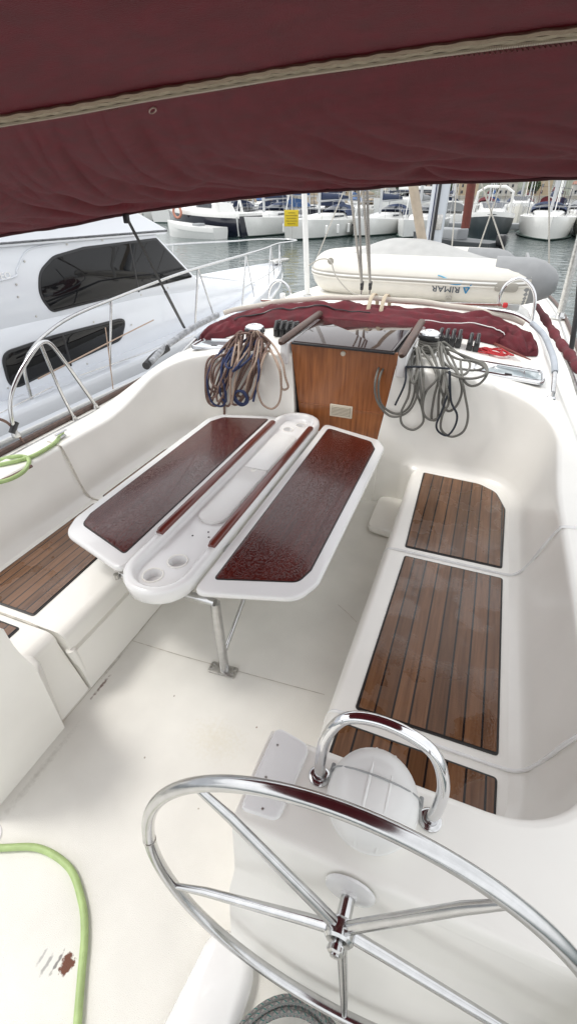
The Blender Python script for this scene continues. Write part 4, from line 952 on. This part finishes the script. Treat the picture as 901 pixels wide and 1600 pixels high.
win([(-.40,.66),(-.36,1.01),(.2,1.045),(1.16,1.045),(1.02,.82),(-.1,.70)],XC+w0-.012,[.16,.14,.05,.08,.14,.3],'window',bar=((.30,.72),(.30,1.03)))
# moulded relief round the upper window, bolts
mm=MB(); mm.tube(spline([Vector((xw+.0,a,z6(b))) for a,b in ((-3.0,1.52),(-.8,1.56),(-.05,1.575),(.05,1.64),(.20,1.77),(.50,1.80),(1.0,1.81),(1.8,1.81))],6),.010,8,sq=(.8,1)); YL(mm,'moulded_edge',YGEL,dk)
for a,b in ((-.02,1.42),(.14,1.69),(.62,1.79),(1.05,1.795),(.0,1.52),(.95,1.21),(1.45,1.225),(1.9,1.24),(.1,1.235),(-.55,.86),(-.4,.70),(.15,1.07),(.7,1.075),(1.2,.95),(.5,.69)):
    mm=MB(); xx=(xw if b>1.22 else XC+w0-.01); mm.lathe([(.011,0),(.009,.005)],Vector((xx,a,z6(b))),8,Matrix.Rotation(PI/2,4,'Y')); YL(mm,'bolt',STLD,dk)
# faint raised lettering
for txt,sz,a,b in (('IN',.075,-.28,1.685),('TEO',.075,-.10,1.60)):
    V,Fc=text_mesh(txt,sz,.003); mm=MB(); mm.add([Vector((xw+.006+v.z,a+v.x,z6(b)+v.y)) for v in V],Fc); YL(mm,'raised_lettering',mat('letter_white',(.9,.9,.9),.2) if 'letter_white' not in MATS else MATS['letter_white'],dk,smooth=False)
# hatch outlines on the side deck, rub rail
mm=MB(); mm.tube([Vector((XC+hbm(s)*1.02,s,z6(gun(s)-.18))) for s in [lerp(-6,6.2,i/40) for i in range(41)]],.022,8,sq=(1,.7)); YL(mm,'rubbing_strake',WHITEP)
mm=MB(); mm.box((XC+1.30,-.6,z6(gun(-.6)+.004)),(.22,.55,.02),bev=.006); YL(mm,'side_locker',YGEL)
# guard rail
def ZG(s,h): return Vector((XC+max(.05,hbm(s)*.93),s,z6(h)))
top_=spline([ZG(-.28,1.02),ZG(-.1,1.13),ZG(.25,1.24),ZG(.9,1.33),ZG(1.8,1.42),ZG(2.9,1.46),ZG(4.2,1.46),ZG(5.4,1.44),Vector((XC+.35,6.35,z6(1.42))),Vector((XC,6.65,z6(1.41))),Vector((XC-.35,6.35,z6(1.42))),Vector((XC-hbm(5.4)*.93,5.4,z6(1.44))),Vector((XC-hbm(4.2)*.93,4.2,z6(1.45))),Vector((XC-hbm(2.5)*.93,2.5,z6(1.43))),Vector((XC-hbm(1)*.93,1.0,z6(1.38)))],8)
mm=MB(); mm.tube(top_,.0155,12); rl=YL(mm,'guard_rail',SSTL)
mm=MB(); mm.tube(spline([ZG(-.28,1.02),ZG(-.36,.9),ZG(-.38,.6)],5),.0155,12); YL(mm,'rail_end',SSTL)
for s,h,lean in ((.62,1.295,.12),(2.05,1.435,.14),(3.35,1.46,.16),(4.6,1.455,.16),(5.6,1.435,.1)):
    mm=MB(); a=ZG(s+lean,h); b=ZG(s-.06,gun(s)+.0); mm.tube([b,lerp(b,a,.25)+Vector((.01,-.02,0)),a],.0125,10); YL(mm,'stanchion',SSTL)
    if s>1:
        mm=MB(); mm.tube([a,ZG(s+.42,gun(s+.4))],.010,8); YL(mm,'stanchion_brace',SSTL)
for s in (2.5,4.2):
    mm=MB(); mm.tube([Vector((XC-hbm(s)*.93,s,z6(gun(s)))),Vector((XC-hbm(s)*.93,s+.1,z6(1.44)))],.0125,10); YL(mm,'stanchion',SSTL)
mm=MB(); mm.tube([ZG(3.4,1.05),ZG(4.6,1.07),ZG(5.6,1.09),Vector((XC,6.5,z6(1.09))),Vector((XC-.5,5.6,z6(1.09)))],.006,6); YL(mm,'rail_wire',STLD)
mm=MB(); mm.box((XC,6.3,z6(gun(6)+.05)),(.16,.5,.06),bev=.015); mm.lathe([(.10,0),(.12,.05),(.10,.13),(.05,.15)],(XC,5.45,z6(.80)),18); YL(mm,'anchor_windlass',STLD)
index_kids()
# ------------------------------------------------------------------ marina
WL=-.6
GR=mat('boat_white',(.72,.72,.70),.3,coat=.2,var=.03); GRC=mat('boat_cream',(.66,.64,.58),.35); GDK=mat('boat_navy',(.008,.010,.022),.2,coat=.5)
GWIN=mat('boat_windows',(.03,.035,.045),.15); GAF=mat('antifouling',(.03,.06,.05),.7); TANC=mat('tan_canvas',(.40,.33,.24),.8); GRYC=mat('grey_canvas',(.28,.29,.30),.8); BLUC=mat('blue_canvas',(.05,.12,.28),.8); MASTM=mat('alloy_mast',(.50,.51,.52),.4,.3)
def hullrings(L,B,fb,sheer,plumb=.06):
    rg=[]
    for i in range(21):
        t=i/20; y=lerp(-L/2,L/2,t); b=B/2*(min(1,.82+.5*t) if t<.36 else (1-((t-.36)/.64)**2.6)); b=max(.02,b); z=fb+sheer*(t*t); yo=plumb*L*t**6
        rg.append([Vector((x*b,y-(.02*L*(1-h) if t>.9 else 0),zz)) for x,zz,h in ((.75,-.5,0),(.86,0.0,0),(.96,z*.45,.5),(1.0,z-.03,1),(.98,z,1),(-.98,z,1),(-1.0,z-.03,1),(-.96,z*.45,.5),(-.86,0,0),(-.75,-.5,0))])
    return rg
def sailboat(p,head,L,B,label,hullm=GR,canv=NAVY,masth=12,fb=1.05,dodger=True,detail=True,group=None,fenders=0,name='moored_sailboat',portholes=0,radar=False,boomcover=True,dinghy=False):
    t=thing(name,(p[0],p[1],WL),label,'sailing boat',group,rz=head)
    BL=lambda mb,nm,m_,par=None,**k: mk(nm,mb.V,mb.F,m_,par or t,local=True,uvs=None,**k)
    h=BL(MB().rings(hullrings(L,B,fb,.18),True,True,flip=True),'hull',hullm,ang=30)
    m=MB(); rg=hullrings(L*1.002,B*1.01,.10,.0); m.rings(rg,True,True,flip=True); BL(m,'boot_stripe',GAF,h)
    # coachroof
    m=MB(); rg=[]
    for y,w,z in ((-L*.12,B*.30,.0),(-L*.11,B*.30,.36),(L*.02,B*.28,.36),(L*.16,B*.20,.28),(L*.26,B*.10,.10),(L*.28,B*.06,.0)):
        rg.append([Vector((x,y,fb+.02+zz)) for x,zz in ((w,0),(w*.92,z*.8),(w*.75,z),(-w*.75,z),(-w*.92,z*.8),(-w,0))])
    m.rings(rg,True,True,flip=True); cb=BL(m,'coachroof',GR,ang=30)
    if detail:
        for s in (1,-1):
            m=MB(); m.box((s*B*.285,-L*.01,fb+.20),(.03,L*.13,.12),bev=.01); BL(m,'cabin_window',GWIN,cb)
        for k in range(portholes):
            m=MB(); m.box((-B*.495,-L*.10+k*L*.17,fb*.66),(.05,.55,.12),bev=.02); m.box((B*.495,-L*.10+k*L*.17,fb*.66),(.05,.55,.12),bev=.02); BL(m,'hull_window',GWIN,h)
    if dodger:
        def dz(u,v):
            a=PI*v; x=math.cos(a)*B*.33; z=math.sin(a)**.6*.75*(1-.5*u**2); return Vector((x,-L*.20+u*L*.11,fb+.2+z))
        m=MB(); m.grid(dz,5,10); m.add([dz(0,v/10)+Vector((0,0,-.01)) for v in range(11)],[tuple(range(11))]); BL(m,'sprayhood',canv)
        m=MB(); m.grid(lambda u,v:Vector((math.cos(PI*lerp(.22,.78,v))*B*.335,-L*.145+u*L*.05,fb+.20+math.sin(PI*lerp(.22,.78,v))**.6*.72*(1-.5*(.5+.45*u)**2)+.02)),3,6); 
        if detail: BL(m,'clear_panel',GWIN)
        m=MB(); m.grid(lambda u,v:Vector((lerp(-1,1,v)*B*.36,-L*.40+u*L*.17,fb+1.75+.12*math.sin(PI*v))),3,6); m.tube([(-B*.36,-L*.3,fb),(-B*.36,-L*.3,fb+1.75)],.02,6); m.tube([(B*.36,-L*.3,fb),(B*.36,-L*.3,fb+1.75)],.02,6); BL(m,'bimini',canv)
    ym=L*.10
    m=MB(); m.tube([(0,ym,fb+.2),(0,ym,fb+masth)],.085,8,sq=(1.3,.8)); mt_=BL(m,'mast',MASTM)
    for z in (.35,.65): m=MB(); m.tube([(-B*.28,ym-.1,fb+masth*z),(0,ym,fb+masth*z),(B*.28,ym-.1,fb+masth*z)],.03,6); BL(m,'spreader',MASTM,mt_)
    m=MB(); m.tube([(0,ym-.1,fb+1.15),(0,ym-L*.38,fb+1.25)],.07,8); bo=BL(m,'boom',MASTM)
    if boomcover: m=MB(); m.tube([(0,ym-.05,fb+1.75),(0,ym-.3,fb+1.45),(0,ym-L*.2,fb+1.42),(0,ym-L*.37,fb+1.33)],[.10,.20,.17,.10],10,sq=(1.1,.8)); BL(m,'sail_cover',canv,bo)
    m=MB()
    bowz=fb+.18
    m.tube([(0,L*.49,bowz),(0,ym,fb+masth*.97)],.035,6); BL(m,'furled_foresail',WHITEP)
    m=MB()
    for x,y in ((B*.47,ym-.2),(-B*.47,ym-.2)): m.tube([(x,y,fb),(x*.55,ym-.05,fb+masth*.66),(0,ym,fb+masth*.98)],.010,5)
    m.tube([(0,-L*.49,fb),(0,ym,fb+masth)],.010,5); BL(m,'rigging',STLD)
    if detail:
        m=MB(); 
        for s in (1,-1):
            pts=[]
            for k in range(9):
                tt=lerp(.06,.97,k/8); b=B/2*(min(1,.82+.5*tt) if tt<.36 else (1-((tt-.36)/.64)**2.6))*.95; y=lerp(-L/2,L/2,tt); pts.append(Vector((s*b,y,fb+.18*tt*tt+.6))); m.tube([(s*b,y,fb+.1),(s*b,y,fb+.18*tt*tt+.6)],.013,5)
            m.tube(pts,.011,5)
        BL(m,'guard_rails',SSTL)
        for k in range(fenders):
            y=-L*.15+k*L*.14
            for s in (1,-1): m=MB(); m.tube([(s*B*.53,y,fb*.25),(s*B*.53,y,fb*.30),(s*B*.53,y,fb*.75),(s*B*.53,y,fb*.80)],[.04,.10,.10,.04],10); BL(m,'fender',WHITEP)
    if radar:
        m=MB(); m.lathe([(0,0),(.25,.02),(.27,.10),(.2,.18),(0,.2)],(0,ym+.3,fb+3.2),16); BL(m,'radar',WHITEP,mt_)
    index_kids(); return t
def placed(bow,stern):
    """boat centre, heading and length from bow and stern points on the water"""
    b=Vector(bow); s=Vector(stern); d=b-s; return ((b+s)/2, math.atan2(-d.x,d.y), d.length)
def near(px_b,px_s,zoff=0): 
    b=onZ(px_b[0],px_b[1],WL); s=onZ(px_s[0],px_s[1],WL); return placed((b.x,b.y),(s.x,s.y))
c_,h_,L_=placed((-18.0,35.6),(-17.2,46.2)); sailboat(c_,h_,L_,3.6,'white sailing boat with two dark hull windows left of the yellow sign',portholes=2,fb=1.15,masth=13,canv=NAVY)
c_,h_,L_=placed((-13.9,34.6),(-11.2,45.5)); sailboat(c_,h_,L_,3.5,'white sailing boat with small white fenders, behind the white pole and yellow sign',fenders=4,portholes=1,fb=1.1,masth=13,canv=NAVY,radar=True)
c_,h_,L_=placed((-10.3,39.5),(-7.8,50)); sailboat(c_,h_,L_,3.4,'white sailing boat with a navy sprayhood seen through the mainsheet lines',fb=1.05,canv=NAVY,masth=12,fenders=1)
c_,h_,L_=placed((-6.6,39.5),(-5.6,49.5)); sailboat(c_,h_,L_,3.2,'white sailing boat half hidden behind the beige spar and silver mast',fb=1.0,canv=GRYC,masth=12)
c_,h_,L_=placed((3.1,41.0),(3.2,52.5)); sailboat(c_,h_,L_,4.0,'white sailing boat seen bow-on with navy sprayhood, right of the dark launch',fb=1.25,canv=NAVY,masth=14,radar=True)
c_,h_,L_=placed((6.9,41.5),(7.0,52)); sailboat(c_,h_,L_,3.6,'cream sailing boat cut by the right edge of the photo',hullm=GRC,fb=1.2,canv=TANC,masth=13)
def motorboat(p,head,L,B,label,hullm,topm=GR,fb=1.3,cat='motor boat',name='moored_motorboat',arch=True,group=None,cabin=True,ring=False,fly=False):
    t=thing(name,(p[0],p[1],WL),label,cat,group,rz=head)
    BL=lambda mb,nm,m_,par=None,**k: mk(nm,mb.V,mb.F,m_,par or t,local=True,uvs=None,**k)
    h=BL(MB().rings(hullrings(L,B,fb,.35),True,True,flip=True),'hull',hullm,ang=30)
    rg=hullrings(L*.998,B*.995,fb+.02,.35); m=MB(); rr=[]
    for r in rg: rr.append([r[3]+Vector((0,0,-.12)),r[3]+Vector((0,0,.06)),r[4]+Vector((0,0,.14)),r[5]+Vector((0,0,.14)),r[6]+Vector((0,0,.06)),r[6]+Vector((0,0,-.12))])
    m.rings([[Vector((v.x*1.02,v.y,v.z)) for v in r] for r in rr],True,True,flip=True); BL(m,'deck',topm,ang=30)
    if not cabin:
        BL(MB().box((0,-L*.1,fb+.22),(B*.4,L*.12,.3),bev=.06),'console',GRYC); index_kids(); return t
    m=MB(); rg=[]
    for y,w,z in ((-L*.24,B*.36,.0),(-L*.20,B*.36,.62),(L*.0,B*.34,.66),(L*.18,B*.24,.34),(L*.34,B*.10,.06)): rg.append([Vector((x,y,fb+.15+zz)) for x,zz in ((w,0),(w*.86,z*.8),(w*.70,z),(-w*.70,z),(-w*.86,z*.8),(-w,0))])
    m.rings(rg,True,True,flip=True); cb=BL(m,'cabin',topm,ang=30)
    for s in (1,-1):
        m=MB(); m.add([Vector((s*(B*.36*.93+.015),-L*.17,fb+.45)),Vector((s*(B*.33*.93+.015),L*.02,fb+.50)),Vector((s*(B*.33*.86+.02),L*.0,fb+.80)),Vector((s*(B*.36*.86+.02),-L*.17,fb+.78))],[(0,1,2,3)]); BL(m,'side_window',GWIN,cb,smooth=False)
    m=MB(); m.add([Vector((-B*.20,L*.125,fb+.64)),Vector((B*.20,L*.125,fb+.64)),Vector((B*.26,L*.02,fb+.95)),Vector((-B*.26,L*.02,fb+.95))],[(0,1,2,3)]); BL(m,'windscreen',GWIN,cb,smooth=False)
    if arch:
        m=MB(); m.tube([(-B*.42,-L*.28,fb+.1),(-B*.38,-L*.24,fb+1.6),(-B*.2,-L*.23,fb+1.95),(B*.2,-L*.23,fb+1.95),(B*.38,-L*.24,fb+1.6),(B*.42,-L*.28,fb+.1)],.10,8); BL(m,'radar_arch',topm)
    if fly:
        m=MB(); m.box((0,-L*.08,fb+1.25),(B*.7,L*.34,.5),bev=.15); m.box((0,-L*.10,fb+2.5),(B*.7,L*.28,.08),bev=.03); BL(m,'flybridge',topm)
        m=MB(); m.box((0,-L*.04,fb+1.05),(B*.73,L*.30,.30),bev=.05); BL(m,'saloon_window',GWIN)
    m=MB()
    for s in (1,-1):
        pts=[]
        for k in range(8):
            tt=lerp(.45,.98,k/7); b=B/2*(1-((tt-.36)/.64)**2.6)*.92 if tt>.36 else B/2; y=lerp(-L/2,L/2,tt); pts.append(Vector((s*b,y,fb+.35*tt*tt+.75))); m.tube([(s*b,y,fb+.3),(s*b,y,fb+.35*tt*tt+.75)],.015,5)
        m.tube(pts,.014,5)
    BL(m,'bow_rail',SSTL); index_kids(); return t
c_,h_,L_=placed((-25.2,35.0),(-19.7,45.5)); 
motorboat((-21.9,38.3),R(72),9.5,3.0,'black hulled sport boat with white deck moored at the far left',GDK,fb=1.35)
motorboat((-21.2,34.9),R(78),5.2,1.9,'small white open boat lying in front of the black hulled sport boat',GR,fb=.55,arch=False,cat='small boat',cabin=False)
lb=onY(277,331,37.0); o=MB().tube([lb+Vector((.34*math.cos(a),0,.40*math.sin(a))) for a in [2*PI*i/24 for i in range(24)]],.09,10,closed=True).build('lifebuoy',mat('lifebuoy_orange',(.60,.26,.18),.5)); tag(o,'orange lifebuoy hanging above the deck of the black hulled sport boat','lifebuoy')
motorboat((-9.5,62),R(150),13,4.2,'white flybridge motor yacht in the back row above the navy hooded boat',GR,fb=1.8,fly=True)
motorboat((-.95,45.2),R(182),8.5,3.4,'dark hulled launch with a white cabin between the masts',mat('launch_hull',(.02,.03,.035),.35),fb=1.2)
motorboat((1.2,60.5),R(180),7.5,3.0,'pale little motor boat moored far out left of the bow-on sailing boat',GRC,fb=1.5,arch=False)
# yellow sign on its post
sg=onY(455,341,33.5); t=thing('notice_sign',(sg.x,33.5,WL),'square yellow notice with dark lettering on a thin post in the water','sign')
MB().box(sg,(.92,.04,.92),bev=.01,rz=.35).build('board',YEL,t); 
Xs=Matrix.Translation(sg)@Matrix.Rotation(.35,4,'Z')
SI=mat('sign_ink',(.20,.13,.02),.6)
for k,(zz,hw) in enumerate(((.30,.22),(.15,.36),(0,.30),(-.15,.37),(-.30,.25))):
    m=MB(); m.tube([Xs@Vector((-hw+q*hw/12,-.024,zz+(.022 if q%2 else -.022))) for q in range(25)],.012,6); m.build('faded_lettering',SI,t,smooth=False)
MB().tube([(sg.x+.02,33.55,WL-.5),(sg.x+.02,33.55,sg.z+4)],.045,8).build('post',STLD,t)
# rust coloured spar of a traditional boat
a=onY(727,350,30); b=onY(737,280,30); o=MB().tube([a-(b-a)*.1,b,b+(b-a)*2],.22,12).build('rust_red_mast',RUST); tag(o,'rust red mast of a traditional boat between our mast and the dark launch','mast')
wb_=thing('wooden_workboat',(a.x-.6,31.0,WL),'dark low workboat carrying the rust red mast, beside the launch','work boat',rz=R(60))
mk('hull',*(lambda M:(M.V,M.F))(MB().rings(hullrings(5.5,1.9,.65,.25),True,True,flip=True)),mat('workboat_hull',(.05,.055,.06),.5),wb_,local=True,ang=30)
mk('outboard_motor',*(lambda M:(M.V,M.F))(MB().box((0,-2.9,.75),(.35,.5,.55),bev=.1).box((0,-2.95,.2),(.12,.2,.8),bev=.02)),BLACK,wb_,local=True)
mk('engine_box',*(lambda M:(M.V,M.F))(MB().box((0,.2,.9),(1.0,1.6,.55),bev=.08)),GRYC,wb_,local=True)
index_kids()
# pontoons with piles
for (x0,y0,x1,y1,lab) in ((-30,50,10,54,'long grey floating pontoon behind the first row of boats'),(-60,88,60,92,'far grey pontoon behind the second row of boats')):
    p=thing('pontoon',((x0+x1)/2,(y0+y1)/2,WL),lab,'pontoon','floating pontoons'); d=Vector((x1-x0,y1-y0,0)); a_=math.atan2(d.y,d.x)
    MB().box(((x0+x1)/2,(y0+y1)/2,WL+.25),(d.length,1.8,.45),rz=a_,bev=.03).build('deck',GRYC,p)
    m=MB()
    for k in range(12): q=Vector((x0,y0,0)).lerp(Vector((x1,y1,0)),k/11); m.box((q.x,q.y,WL+.75),(.25,.25,.6),rz=a_,bev=.04)
    m.build('service_post',WHITEP,p)
# second and third rows: prototypes copied
protos=[]
rnd=random.Random(21)
cols=[('navy',NAVY,GR),('tan',TANC,GR),('grey',GRYC,GR),('blue',BLUC,GR),('burgundy',HOODM,GR),('navy',NAVY,GDK)]
cnt={}
rows=[(57,-38,18,3.1,'second row'),(76,-50,26,3.8,'middle row'),(95,-62,40,6.0,'far row')]
ordn=['first','second','third','fourth','fifth','sixth','seventh','eighth','ninth','tenth','eleventh','twelfth']
for ri,(Y0,xa,xb,stp,rn) in enumerate(rows):
    x=xa
    while x<xb:
        k=rnd.randrange(6); nm,cv_,hm=cols[k]; key=(k,ri)
        if -3.6<x-1.2<3.0 and ri==0: x+=stp; continue
        if -12<x<-6.5 and ri==0: x+=stp; continue
        c=cnt.get(key,0); cnt[key]=c+1
        hull='dark hulled' if hm is GDK else 'white'
        lab=f'{hull} sailing boat with {nm} covers, {ordn[min(c,11)]} from left in {rn}'
        head=rnd.choice([0,PI])+rnd.uniform(-.12,.12); Y=Y0+(x-xa)*.10+rnd.uniform(-.6,.6)
        ex=[q for q in protos if q[0]==key]
        if ex:
            o=copy_tree(ex[0][1]); o.location=(x,Y,WL); o.rotation_euler=(0,0,head); o['label']=lab; sc_=rnd.uniform(.92,1.1); o.scale=(sc_,sc_,sc_)
        else:
            o=sailboat((x,Y),head,rnd.uniform(9.5,12.5),rnd.uniform(3.2,3.9),lab,hullm=hm,canv=cv_,masth=rnd.uniform(11,15),group='sailing boats in the '+rn,detail=ri==0,fb=rnd.uniform(1.0,1.3)); protos.append((key,o))
        x+=stp*rnd.uniform(.8,1.25)
# ------------------------------------------------------------------ water, shore, buildings
wt=mat('harbour_water',(.035,.060,.058),.045,spec=.5); N,L,b=nodes(wt); b.inputs['IOR'].default_value=1.33
tc=N.new('ShaderNodeTexCoord'); mp=N.new('ShaderNodeMapping'); mp.inputs['Scale'].default_value=(.8,1.4,1); mp.inputs['Rotation'].default_value=(0,0,.3); L.new(tc.outputs['Object'],mp.inputs[0])
n1=N.new('ShaderNodeTexNoise'); n1.inputs['Scale'].default_value=1.3; n1.inputs['Detail'].default_value=4; n1.inputs['Distortion'].default_value=.8; L.new(mp.outputs[0],n1.inputs['Vector'])
bp=N.new('ShaderNodeBump'); bp.inputs['Strength'].default_value=.35; bp.inputs['Distance'].default_value=.22; L.new(n1.outputs['Fac'],bp.inputs['Height']); L.new(bp.outputs[0],b.inputs['Normal'])
V=[]; m=MB(); m.grid(lambda u,v:Vector((lerp(-900,900,u),lerp(-60,1400,v),WL)),8,8); tag(m.build('water',wt,smooth=False),'calm grey green harbour water','water',None,'structure')
m=MB()
def shore(u,v):
    X=lerp(-700,700,u); Y=lerp(330,700,v); return Vector((X,Y,-1.0+(14+10*noise.noise(Vector((X*.006,2,0)))+5*noise.noise(Vector((X*.03,Y*.02,5))))*S(v*1.6)))
m.grid(shore,90,14); tag(m.build('hills',mat('hill_scrub',(.10,.11,.08),.9,var=.4,vscale=.05),ang=180),None,None,None,'structure')
m=MB(); m.box((0,326,-.2),(1400,10,1.6)); tag(m.build('quay_wall',mat('quay_stone',(.35,.32,.27),.8,var=.2,vscale=.2)),'long pale stone quay across the far side of the harbour','quay')
BW=[mat('render_white',(.55,.53,.49),.8),mat('render_ochre',(.48,.38,.26),.8),mat('render_pink',(.46,.34,.28),.8)]; ROOF=mat('roof_tile',(.25,.11,.07),.8)
rnd=random.Random(5); k=0
shades=['white','ochre','pink']
X=-260; cn={}
while X<150:
    w=rnd.uniform(9,18); hh=rnd.uniform(5,11); kk=rnd.randrange(3); Y=rnd.uniform(345,365); c=cn.get(kk,0); cn[kk]=c+1
    t=thing('waterfront_building',(X,Y,.5),f'{shades[kk]} rendered waterfront building, {ordn[min(c,11)]} of that colour from the left on the far quay','building','buildings along the far quay')
    MB().box((X,Y,.5+hh/2),(w,9,hh)).build('wall',BW[kk],t,smooth=False)
    mr_=MB(); z=.5+hh; mr_.add([(X-w/2-.4,Y-5,z),(X+w/2+.4,Y-5,z),(X+w/2+.4,Y+5,z),(X-w/2-.4,Y+5,z),(X-w/2,Y,z+1.6),(X+w/2,Y,z+1.6)],[(0,1,5,4),(2,3,4,5),(1,2,5),(3,0,4),(0,3,2,1)]); mr_.build('roof',ROOF,t,smooth=False)
    for fz in range(int(hh//3)):
        for q in range(int(w//3.2)):
            MB().box((X-w/2+1.8+q*3.1,Y-4.52,.5+1.7+fz*3),(1.1,.08,1.5)).build('window',GWIN,t,smooth=False)
    X+=w+rnd.uniform(.5,16)
# trees along the quay
LEAF=mat('tree_leaf',(.045,.075,.028),.8,var=.4,vscale=.8); BARK=mat('bark',(.10,.07,.05),.9)
def tree(x,y,h,lab):
    t=thing('tree',(x,y,0),lab,'tree','trees on the far quay'); MB().tube([(x,y,0),(x+.1,y,h*.35),(x-.1,y,h*.75)],[.3,.22,.08],8).build('trunk',BARK,t)
    rr=random.Random(int(x*7)); m=MB(); V=[];Fc=[]
    for k in range(900):
        d=Vector((rr.gauss(0,1),rr.gauss(0,1),rr.gauss(0,1))).normalized()*rr.uniform(.5,1)**.5; lump=1+.25*noise.noise(d*2+Vector((x,0,0)))
        p=Vector((x+d.x*h*.36*lump,y+d.y*h*.36*lump,h*.62+d.z*h*.36*lump)); s=rr.uniform(.25,.5); a=Vector((rr.gauss(0,1),rr.gauss(0,1),rr.gauss(0,1))).normalized(); b_=a.orthogonal().normalized(); n_=len(V)
        V+=[p+a*s,p+b_*s,p-a*s,p-b_*s]; Fc.append((n_,n_+1,n_+2,n_+3))
    m.add(V,Fc); m.build('crown',LEAF,t,smooth=False)
tq=0
for x in (-205,-170,-128,-96,-60,-33,-8,12,36,52,74,100):
    tree(x,338+rnd.uniform(-3,3),rnd.uniform(6,10),f'{ordn[tq]} green tree from the left along the far quay'); tq+=1
# ------------------------------------------------------------------ light: bright overcast
w=bpy.data.worlds.new('World'); sc.world=w; w.use_nodes=True; N=w.node_tree.nodes; L=w.node_tree.links
bg=N['Background']; sky=N.new('ShaderNodeTexSky'); sky.sky_type='NISHITA'; sky.sun_disc=False; sky.sun_elevation=R(58); sky.sun_rotation=R(262); sky.dust_density=4; sky.air_density=1.2
hs=N.new('ShaderNodeHueSaturation'); hs.inputs['Saturation'].default_value=.35; L.new(sky.outputs[0],hs.inputs['Color'])
tc=N.new('ShaderNodeTexCoord'); nz=N.new('ShaderNodeTexNoise'); nz.inputs['Scale'].default_value=2.2; nz.inputs['Detail'].default_value=5; L.new(tc.outputs['Generated'],nz.inputs['Vector'])
mr=N.new('ShaderNodeMapRange'); mr.inputs['From Min'].default_value=.3; mr.inputs['From Max'].default_value=.7; mr.inputs['To Min'].default_value=7.5; mr.inputs['To Max'].default_value=10.5; L.new(nz.outputs['Fac'],mr.inputs['Value'])
cmb=N.new('ShaderNodeCombineColor'); 
for i,k in enumerate((.97,.985,1.0)):
    mm_=N.new('ShaderNodeMath'); mm_.operation='MULTIPLY'; mm_.inputs[1].default_value=k; L.new(mr.outputs[0],mm_.inputs[0]); L.new(mm_.outputs[0],cmb.inputs[i])
mx=N.new('ShaderNodeMix'); mx.data_type='RGBA'; mx.inputs[0].default_value=.75; L.new(hs.outputs[0],mx.inputs[6]); L.new(cmb.outputs[0],mx.inputs[7]); L.new(mx.outputs[2],bg.inputs['Color']); bg.inputs['Strength'].default_value=.11
sl=bpy.data.lights.new('sun','SUN'); sl.energy=.9; sl.angle=R(14); sl.color=(1,.97,.92); so=bpy.data.objects.new('sun',sl); COL.objects.link(so)
el,az=R(58),R(262); d=Vector((math.sin(az)*math.cos(el),math.cos(az)*math.cos(el),math.sin(el))); so.rotation_euler=(-d).to_track_quat('-Z','Y').to_euler()
sc.view_settings.view_transform='Standard'; sc.view_settings.look='None'; sc.view_settings.gamma=1; sc.view_settings.use_curve_mapping=False; sc.cycles.diffuse_bounces=8; sc.cycles.max_bounces=14
sc.view_settings.exposure=.84
